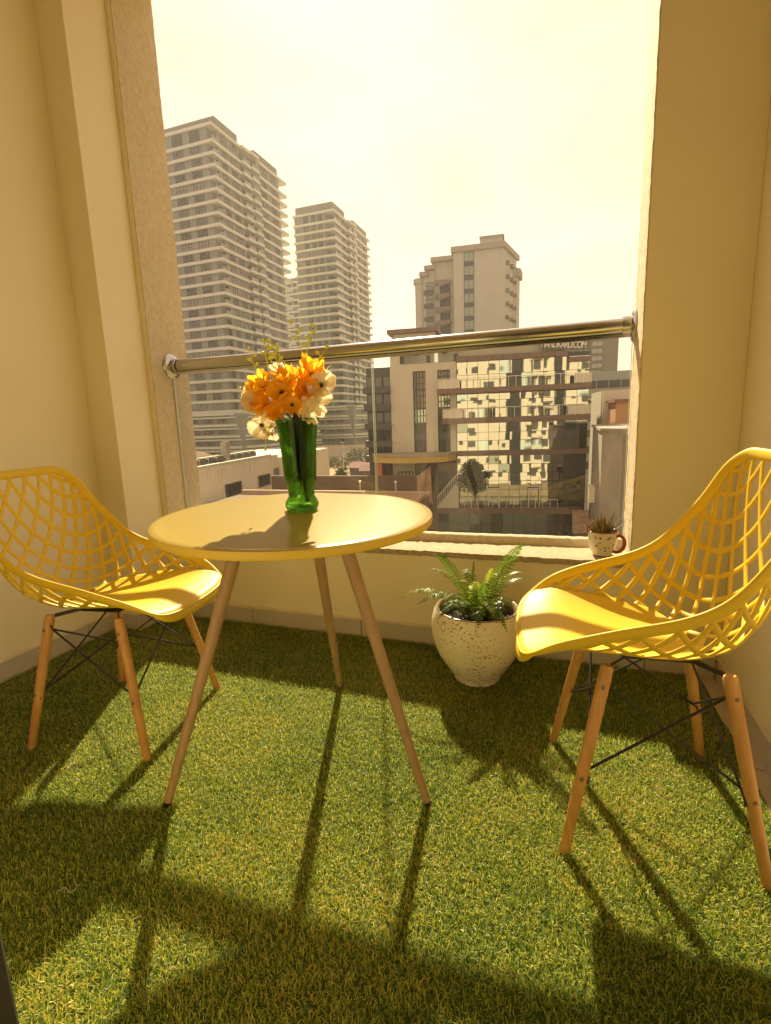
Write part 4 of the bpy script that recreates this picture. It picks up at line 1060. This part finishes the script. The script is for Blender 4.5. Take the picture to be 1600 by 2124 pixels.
ledge(-8.7, 6.95, 3.58, 4.11, 1.5); ledge(-8.2, 6.95, .42, .98, 1.5); ledge(-6.72, 6.9, -3.15, -2.60, .25); ledge(-8.9, 6.5, -9.46, -8.84, 1.2); ledge(-6.72, 4.75, 6.95, 7.5, .3); ledge(4.8, 6.95, 6.35, 6.85, .3)
def railing(s0, s1, z, y, h=1.0, step=.72):
    r = MB(); n_ = int((s1 - s0) / step)
    pm_ = MB().box(-.022, .022, -.022, .022, 0, h).mesh('rail_post', M_rwhite, smooth=False)
    for k in range(n_ + 1): link('rail_post', pm_, ob, (s0 + (s1 - s0) * k / n_, y, z))
    MB().box(s0, s1, y - .035, y + .035, z + h, z + h + .05).build('top_rail', M_rwhite, ob, smooth=False)
railing(-8.6, 6.9, 4.11, -1.42); railing(-8.1, 6.9, .98, -1.42); railing(-6.6, 4.0, -8.84, -1.1, .9)
M_fros = mat('frosted_panel', (.55, .50, .36), .3, .5)
for s0, s1, z in ((-8.6, -6.2, 4.16), (5.2, 6.9, 4.16), (-8.1, -5.9, 1.03), (4.7, 6.9, 1.03)):
    MB().box(s0 + .05, s1 - .05, -1.40, -1.385, z, z + .9).build('frosted_panel', M_fros, ob, smooth=False)
for s0 in (-3.3, 1.0):
    d = MB(); d.box(s0, s0 + .09, -.5, -.4, -8.83, -6.75); d.box(s0 + 1.15, s0 + 1.24, -.5, -.4, -8.83, -6.75); d.box(s0 + .09, s0 + 1.15, -.5, -.4, -6.84, -6.75); d.build('door_frame', M_rwhite, ob, smooth=False)
# stair with white rails at the left end
st = MB()
for k in range(11): st.box(-8.9 + .22 * k, -8.68 + .22 * k, -1.2, -.05, -8.83 + .0, -8.6 + .27 * k)
st.build('stair', M_tan, ob, smooth=False)
pm_ = MB().box(-.02, .02, -.02, .02, 0, .95).mesh('rail_post', M_rwhite, smooth=False)
for k in range(11): link('rail_post', pm_, ob, (-8.8 + .22 * k, -1.16, -8.6 + .27 * k))
MB().tube([(-8.85, -1.16, -7.65), (-6.4, -1.16, -4.75)], .05, 8).build('top_rail', M_rwhite, ob)
# tan stone wing with tall glazed strips
b = MB()
for s0, s1, z0, z1 in ((-14.05, -11.5, GZo, 7.0), (-10.08, -8.78, -3.0, 6.25), (-7.4, -6.74, -3.0, 6.25), (-11.5, -6.74, 6.25, 7.0)):
    b.box(s0, s1, -.02, 12, z0, z1)
b.box(-11.5, -6.74, .45, 11.9, GZo, 6.3)
b.build('stone_wing', M_tan, ob, smooth=False)
wq = {}
for s0, s1, cells in ((-11.5, -10.08, ((4.3, 6.25, 'w'), (2.2, 4.3, 'w'), (.6, 2.2, 'd'), (-.6, .6, 'w'), (-1.2, -.6, 's'), (-3, -1.2, 'w'))), (-8.78, -7.4, ((4.3, 6.25, 'w'), (2.2, 4.3, 'd'), (.6, 2.2, 'w'), (-.6, .6, 'w'), (-1.2, -.6, 's'), (-3, -1.2, 'w')))):
    for z0, z1, k in cells:
        if k == 's': MB().box(s0, s1, .30, .44, z0, z1).build('spandrel', M_dkpan, ob, smooth=False)
        else: link('window', window_mesh(s1 - s0, z1 - z0, 4, max(2, int((z1 - z0) / .55)), M_mird if k == 'd' else M_winl if z1 > 4 else M_win), ob, (s0, .26, z0))
n_ = 15
gm_ = {g.name: MB().box(.03, .47, 0, .04, .02, .84).mesh('clerestory_pane', g, smooth=False) for g in (M_winl, M_mirb, M_win)}
for k in range(n_):
    for r in (0, 1): link('clerestory_pane', gm_[M_mirb.name if k == 9 else M_winl.name if (k * 5 + r) % 7 else M_win.name], ob, (-12.9 + k * .42, -.06, 7.05 + r * .8))
MB().box(-14.0, -6.6, .0, 10, 7.0, 8.75).build('clerestory_wall', M_tan, ob, smooth=False)
MB().box(-14.6, 5.2, -.7, 10.5, 8.75, 9.15).build('roof_slab', M_brs, ob, smooth=False)
MB().box(-13.6, -9, .3, 8, 9.15, 10.3).build('roof_box', M_tan, ob, smooth=False)
MB().box(-14.2, -8.6, -.3, 8.5, 10.3, 10.75).build('roof_slab', M_brs, ob, smooth=False)
MB().box(-6.6, 4.4, .5, 6, 7.5, 8.7).build('roof_wall', M_tan, ob, smooth=False)
# dark balcony wing at the far left
b = MB(); b.box(-16.9, -14.06, .5, 10, GZo, 6.9); b.build('balcony_wing', M_dkpan, ob, smooth=False)
for k, z in enumerate((4.0, 2.1, .05, -1.9, -3.6)):
    MB().cbox(-17.0, -14.07, -.9, .5, z, z + .72, .02).build('balcony_front', M_dkpan, ob, smooth=False)
    for q in range(3): link('window', window_mesh(.9, 1.15, 1, 1, M_winl if k < 3 else M_win), ob, (-16.9 + q * .95, .34, z + .76))
# curved canopy with yellow fascia over the entrance
P = [(-6.7, .0)] + [(-11.5 - 4.9 * math.sin(a), -3.4 * math.cos(a)) for a in np.linspace(-.95, math.pi / 2, 16)] + [(-16.4, .0)]
MB().prism(P[::-1], -2.95, -2.62).build('entrance_canopy', mat('olive_canopy', (.34, .28, .16), .8), ob, smooth=False)
MB().prism([(x * .985 - .15, y * .95) for x, y in P][::-1], -3.6, -2.96).build('canopy_fascia', mat('yellow_fascia', (.52, .36, .09), .6), ob, smooth=False)
MB().box(-15.6, -15.0, -1.6, -1.0, -8.0, -3.6).build('orange_pillar', mat('orange_paint', (.55, .16, .05), .7), ob, smooth=False)
MB().box(-14.9, -6.8, .1, .5, GZo, -3.6).build('entrance_wall', M_brownw, ob, smooth=False)
for s in (-13.4, -11.2, -8.9): link('window', window_mesh(1.7, 2.4, 4, 4, M_win), ob, (s, -.06, -7.2))
# roof sign
cu = bpy.data.curves.new('roof_sign', 'FONT'); cu.body = 'HANDKARD.COM'; cu.size = .95; cu.extrude = .05; cu.space_character = .82
tmp = bpy.data.objects.new('tmp', cu); me = bpy.data.meshes.new_from_object(tmp); bpy.data.objects.remove(tmp)
me.materials.clear(); me.materials.append(mat('white_letter', (.85, .80, .62), .5))
sg = empty('roof_sign', (0, 0, 0), 'white letter sign on the office roof corner', 'sign')
sg.matrix_world = ob.matrix_basis @ Matrix.Translation((2.0, -.45, 7.95)) @ Matrix.Rotation(R_(4.5), 4, 'Y')
lt = link('letters', me, sg); lt.rotation_euler = (R_(90), 0, 0); lt.scale = (.66, 1.0, 1)
MB().box(-.1, 4.9, .12, .2, -.15, 1.0).build('sign_frame', M_tw2, sg, smooth=False)
mb = MB()
for k in range(6): mb.tube([(.3 + k * .9, .2, -.6), (.3 + k * .9, .2, .9)], .03, 5)
mb.build('sign_support', M_wfr, sg)

# ---- stepped tan block behind the office building
tb = empty('stepped_block', (-26.8, 130, GZ), 'tan block with stepped roofs and a strip of green windows', 'office building', rz=R_(5.5))
M_tb = mat('block_stone', (.42, .40, .31), .85, var=(.39, .37, .28), vscale=.4); M_tbr = mat('block_cornice', (.30, .265, .21), .85)
M_green = mat('green_window', (.22, .28, .20), .12, .6)
z_ = lambda z: z - GZ
MB().prism([(-.3, 0), (11.5, 0), (14.6, 12), (-.3, 12)], 0, z_(40.6)).build('wall', M_tb, tb, smooth=False)
MB().prism([(-.9, -.6), (11.9, -.6), (15.4, 12.5), (-.9, 12.5)], z_(40.55), z_(41.8)).build('cornice', M_tbr, tb, smooth=False)
MB().box(6.2, 11.4, .2, 8, z_(41.8), z_(43.1)).build('roof_box', M_tb, tb, smooth=False); MB().box(5.9, 11.7, -.1, 8.3, z_(43.1), z_(43.5)).build('cornice', M_tbr, tb, smooth=False)
MB().box(2.2, 4.65, -.06, .3, z_(21.5), z_(40.3)).build('window_strip', M_dkpan, tb, smooth=False)
gw = window_mesh(2.36, 2.15, 2, 1, M_green, M_wfr, .05)
for k in range(6): link('green_window', gw, tb, (2.25, -.12, z_(38.2 - k * 3.14 - (0 if k == 0 else .0))))
for x0, x1, y0_, zt_ in ((-5.2, -.3, 1.5, 40.2), (-6.8, -5.2, 1.2, 38.4), (-8.0, -6.8, 1.0, 37.0)):
    MB().box(x0, x1 - .01, y0_, 11, 0, z_(zt_ - 1.0)).build('stepped_wall', M_tb, tb, smooth=False)
    MB().box(x0 - .8, x1 + .1, y0_ - 1.2, 11.2, z_(zt_ - 1.0), z_(zt_)).build('cornice', M_tbr, tb, smooth=False)
MB().lathe([(1.5, 0), (1.5, z_(34.6)), (1.9, z_(34.9)), (1.9, z_(36.0)), (.01, z_(36.2))], 28, c=(-9.0, 3.2, 0)).build('round_bay', M_tb, tb, ang=40)
ww = window_mesh(1.9, 1.9, 3, 2, M_green, M_wfr, .1)
for k in range(5):
    z = 34.6 - 3.15 * k
    MB().box(-7.9, -5.4, .93, 1.1, z_(z - 3.0), z_(z - 1.9)).build('spandrel', M_dkpan, tb, smooth=False)
    link('window', ww, tb, (-7.4, .85, z_(z - 1.85)))
    MB().add([(-4.9, 1.4, z_(z)), (-1.2, 1.4, z_(z)), (-1.2, -.4, z_(z)), (-4.9, -.4, z_(z)), (-4.9, 1.4, z_(z - .9)), (-1.2, 1.4, z_(z - .9)), (-1.2, -.2, z_(z - .9)), (-3.9, -.2, z_(z - 1.3))],
             [(0, 3, 2, 1), (4, 5, 6, 7), (0, 4, 7, 3), (2, 6, 5, 1), (3, 7, 6, 2), (0, 1, 5, 4)]).build('angled_balcony', mat('balcony_grey', (.17, .14, .10), .8), tb, smooth=False)
    MB().box(-3.9, -1.3, 1.35, 1.48, z_(z - 3.1), z_(z - 1.1)).build('balcony_recess', M_win, tb, smooth=False)
for k in range(6):
    z = 37.4 - 3.15 * k
    for t in (.25, .55, .8):
        x, y = 11.5 + 3.1 * t, 12 * t; MB().box(-.5, .5, -.7, .7, 0, .8).build('side_balcony', M_tw2, tb, smooth=False).location = (x + .2, y, z_(z))
MB().prism([(12.8, 8), (15.6, 9.5), (16.2, 14), (12.8, 14)], z_(36.0), z_(38.0)).build('cornice', M_tbr, tb, smooth=False)
MB().prism([(12.6, 8.2), (14.9, 9.8), (15.5, 14), (12.6, 14)], 0, z_(36.0)).build('side_wing', M_tb, tb, smooth=False)

# ---- right edge of the view: grey tower, blue-grey office, white and orange blocks, concrete shed
gt = empty('grey_tower', (-6.0, 150, GZ), 'hazy grey tower with rows of pale windows at right', 'apartment tower')
MB().box(2.5, 18.1, 0, 16, 0, z_(22.3)).build('wall', mat('grey_render', (.15, .145, .115), .9), gt, smooth=False)
MB().box(14.6, 18.2, -.1, 0, 0, z_(22.2)).build('corner_strip', mat('grey_render_warm', (.185, .165, .12), .9), gt, smooth=False)
w_ = window_mesh(1.1, .95, 1, 1, mat('pale_window', (.38, .34, .24), .3), M_band, .05)
for k in range(9):
    for x in (8.2, 9.9, 11.9, 13.2): link('window', w_, gt, (x, -.06, z_(5.6 + k * 1.87)))
bo = empty('blue_office', (2.2, 90, GZ), 'blue grey office block with ribbon windows behind the mirrored building', 'office building', rz=R_(5))
M_bg = mat('blue_grey_panel', (.26, .27, .23), .7)
MB().box(0, 12, 0, 12, 0, z_(7.6)).build('wall', M_bg, bo, smooth=False)
for k in range(6):
    MB().box(.3, 11, -.08, 0, z_(5.0 - k * 2.6), z_(6.2 - k * 2.6)).build('ribbon_window', M_win, bo, smooth=False)
    for q in range(6): MB().box(.3 + q * 1.8, .42 + q * 1.8, -.14, -.081, z_(5.0 - k * 2.6), z_(6.2 - k * 2.6)).build('mullion', M_bg, bo, smooth=False)
MB().add([(.2, -3, z_(3.3)), (4.2, -3, z_(2.6)), (4.2, 0, z_(2.6)), (.2, 0, z_(3.3)), (.2, -3, z_(3.5)), (4.2, -3, z_(2.8)), (4.2, 0, z_(2.8)), (.2, 0, z_(3.5))], [(0, 3, 2, 1), (4, 5, 6, 7), (0, 1, 5, 4), (1, 2, 6, 5), (3, 0, 4, 7)]).build('canopy', M_white, bo, smooth=False)
wx = empty('white_block', (3.6, 60, GZ), 'plain white block wall right of the mirrored building', 'building', rz=R_(6))
MB().box(0, 9, 0, 8, 0, z_(3.4)).build('wall', M_white, wx, smooth=False); MB().tube([(-.12, -.05, 0), (-.12, -.05, z_(3.4))], .07, 6).build('drain_pipe', M_tan, wx)
ox_ = empty('orange_block', (4.5, 55, GZ), 'small orange walled block with a tiled edge at the right jamb', 'building', rz=R_(6))
M_or_ = mat('orange_render', (.52, .27, .10), .85, var=(.46, .23, .09), vscale=.6)
MB().box(0, 8, 0, 4, 0, z_(2.0)).build('wall', M_or_, ox_, smooth=False); MB().box(-.2, 8.2, -.3, 4.2, z_(2.0), z_(2.3)).build('roof_edge', M_rtile, ox_, smooth=False)
link('window', window_mesh(.9, 1.0, 1, 1, M_win), ox_, (1.6, -.16, z_(.3)))
cs_ = empty('concrete_shed', (2.45, 40, GZ), 'bare concrete block with flat roof low at the right jamb', 'building', rz=R_(0))
M_con = mat('bare_concrete', (.30, .26, .19), .9, var=(.24, .20, .145), vscale=.8); M_cond = mat('dark_concrete', (.20, .17, .125), .9, var=(.16, .14, .10), vscale=.8)
MB().prism([(0, 0), (1.1, -2.0), (14, -2.0), (14, 14), (0, 14)], 0, z_(-.25)).build('wall', M_con, cs_, smooth=False)
MB().prism([(-.15, -.1), (1.05, -2.2), (14, -2.2), (14, 14.2), (-.15, 14.2)], z_(-.25), z_(-.05)).build('roof_slab', M_con, cs_, smooth=False)
MB().box(1.2, 14, -2.05, -2.0, 0, z_(-.5)).build('front_panel', M_cond, cs_, smooth=False)
# courtyard clutter low at right: pale awning on posts and brown lean-to
aw = empty('awning', (2.0, 46.5, GZ), 'small pale square awning on posts beside the dark tree', 'awning')
MB().box(0, 1.6, 0, 2, 7.6, 7.75).build('awning_sheet', M_white, aw, smooth=False); MB().quad((0, 0, 6.4), (1.6, 0, 6.5), (1.6, 0, 7.6), (0, 0, 7.6)).build('awning_flap', M_white, aw, smooth=False)
mb = MB(); mb.tube([(.1, .1, 0), (.1, .1, 7.6)], .06, 6); aw_p = mb.build('post', M_wfr, aw); mb = MB(); mb.tube([(1.5, .1, 0), (1.5, .1, 7.6)], .06, 6); mb.build('post', M_wfr, aw)
lt_ = empty('lean_to', (1.0, 49.5, GZ), 'brown sheet roof lean-to between the mirrored building and the concrete block', 'shed')
MB().box(0, 2.5, 0, 4, 0, 3.0).build('wall', M_brownw, lt_, smooth=False); MB().add([(-.2, -.3, 3.0), (2.7, -.3, 3.2), (2.7, 4.2, 4.6), (-.2, 4.2, 4.4)], [(0, 1, 2, 3)]).build('roof_sheet', M_brown, lt_, smooth=False)

# tower crane jib far away
cr_ = empty('tower_crane', (-75, 330, GZ), 'thin crane jib on the skyline right of the shorter tower', 'crane')
mb = MB()
A, B_ = Vector((0, 0, 92)), Vector((44, 0, 73))
mb.tube([A, B_], .28, 4); mb.tube([A + Vector((0, 0, 3.0)), B_ + Vector((0, 0, .6))], .22, 4)
for k in range(14):
    p = A + (B_ - A) * k / 14; q = A + (B_ - A) * (k + .5) / 14 + Vector((0, 0, 3.0 * (1 - k / 14) + .4)); r = A + (B_ - A) * (k + 1) / 14
    mb.tube([p, q], .12, 3); mb.tube([q, r], .12, 3)
mb.build('jib', M_tw2, cr_); mb = MB(); mb.tube([(0, 0, 0), (0, 0, 95)], .8, 4); mb.build('mast', M_tw2, cr_)

# ---- our own building, seen only mirrored in the curtain wall: sunlit cream facade with windows and balconies
hb_ = empty('host_building', (0, 0, 0), 'cream apartment facade around this balcony, mirrored in the office glass', 'apartment building')
M_host = mat('host_cream', (.76, .70, .56), .8)
b = MB(); X0, X1, ZT_ = -16, 21, 17
fx0, fx1 = OX0 - .001, OX1 + .001
b.box(X0, XL - .16, -3.4, YO - .004, GZ, ZT_); b.box(XR + .16, X1, -3.4, YO - .004, GZ, ZT_); b.box(XL - .158, XR + .158, -3.4, YO - .006, ZC + .21, ZT_); b.box(XL - .158, XR + .158, -3.4, YO - .006, GZ, -.21)
b.build('wall', M_host, hb_, smooth=False)
hw_ = {}; M_hwin = mat('host_window', (.10, .10, .085), .3, .4)
def hwin(x, z, w, h):
    if (w, h) not in hw_: hw_[w, h] = MB().box(0, w, 0, .02, 0, h).mesh('window', M_hwin, smooth=False)
    link('window', hw_[w, h], hb_, (x, YO, z))
for f_ in range(-4, 5):
    z = f_ * 3.15
    for x, w, h in ((-10.5, 1.6, 1.5), (-7.4, .9, 1.1), (-4.9, 1.5, 1.3), (-1.2, 1.4, 1.3), (1.4, .8, 1.0), (7.5, 1.5, 1.9), (9.9, 1.5, 1.9), (16.6, .9, 1.1), (18.3, 1.6, 1.5)):
        if f_ == 0 and -3.9 < x < 1.0: continue
        if (f_ * 5 + int(x)) % 6 == 0 and x < 3: continue
        hwin(x, z + .75, w, h)
for x, w in ((3.4, 2.6), (12.8, 2.1)):
    MB().box(x, x + w, YO, YO + .015, GZ, ZT_).build('dark_bay', M_dkpan, hb_, smooth=False)
for f_ in range(-4, 5):
    for x in (7.2, 9.6): MB().box(x, x + 2.1, YO + .02, YO + .7, f_ * 3.15 - .1, f_ * 3.15 + .7).build('balcony_front', M_host, hb_, smooth=False)

# ---- hazy air
me = MB().box(-700, 700, -20, 1200, GZ - 2, 112).mesh('haze', [], smooth=False)
hm, hn, hl, ho = mnodes('pale_haze'); pv = hn.new('ShaderNodeVolumePrincipled'); pv.inputs['Color'].default_value = (.95, .93, .86, 1); pv.inputs['Density'].default_value = .0004; pv.inputs['Anisotropy'].default_value = .3
hl.new(pv.outputs[0], ho.inputs['Volume']); me.materials.append(hm)
haze = link('haze', me); tag(haze, kind='stuff')
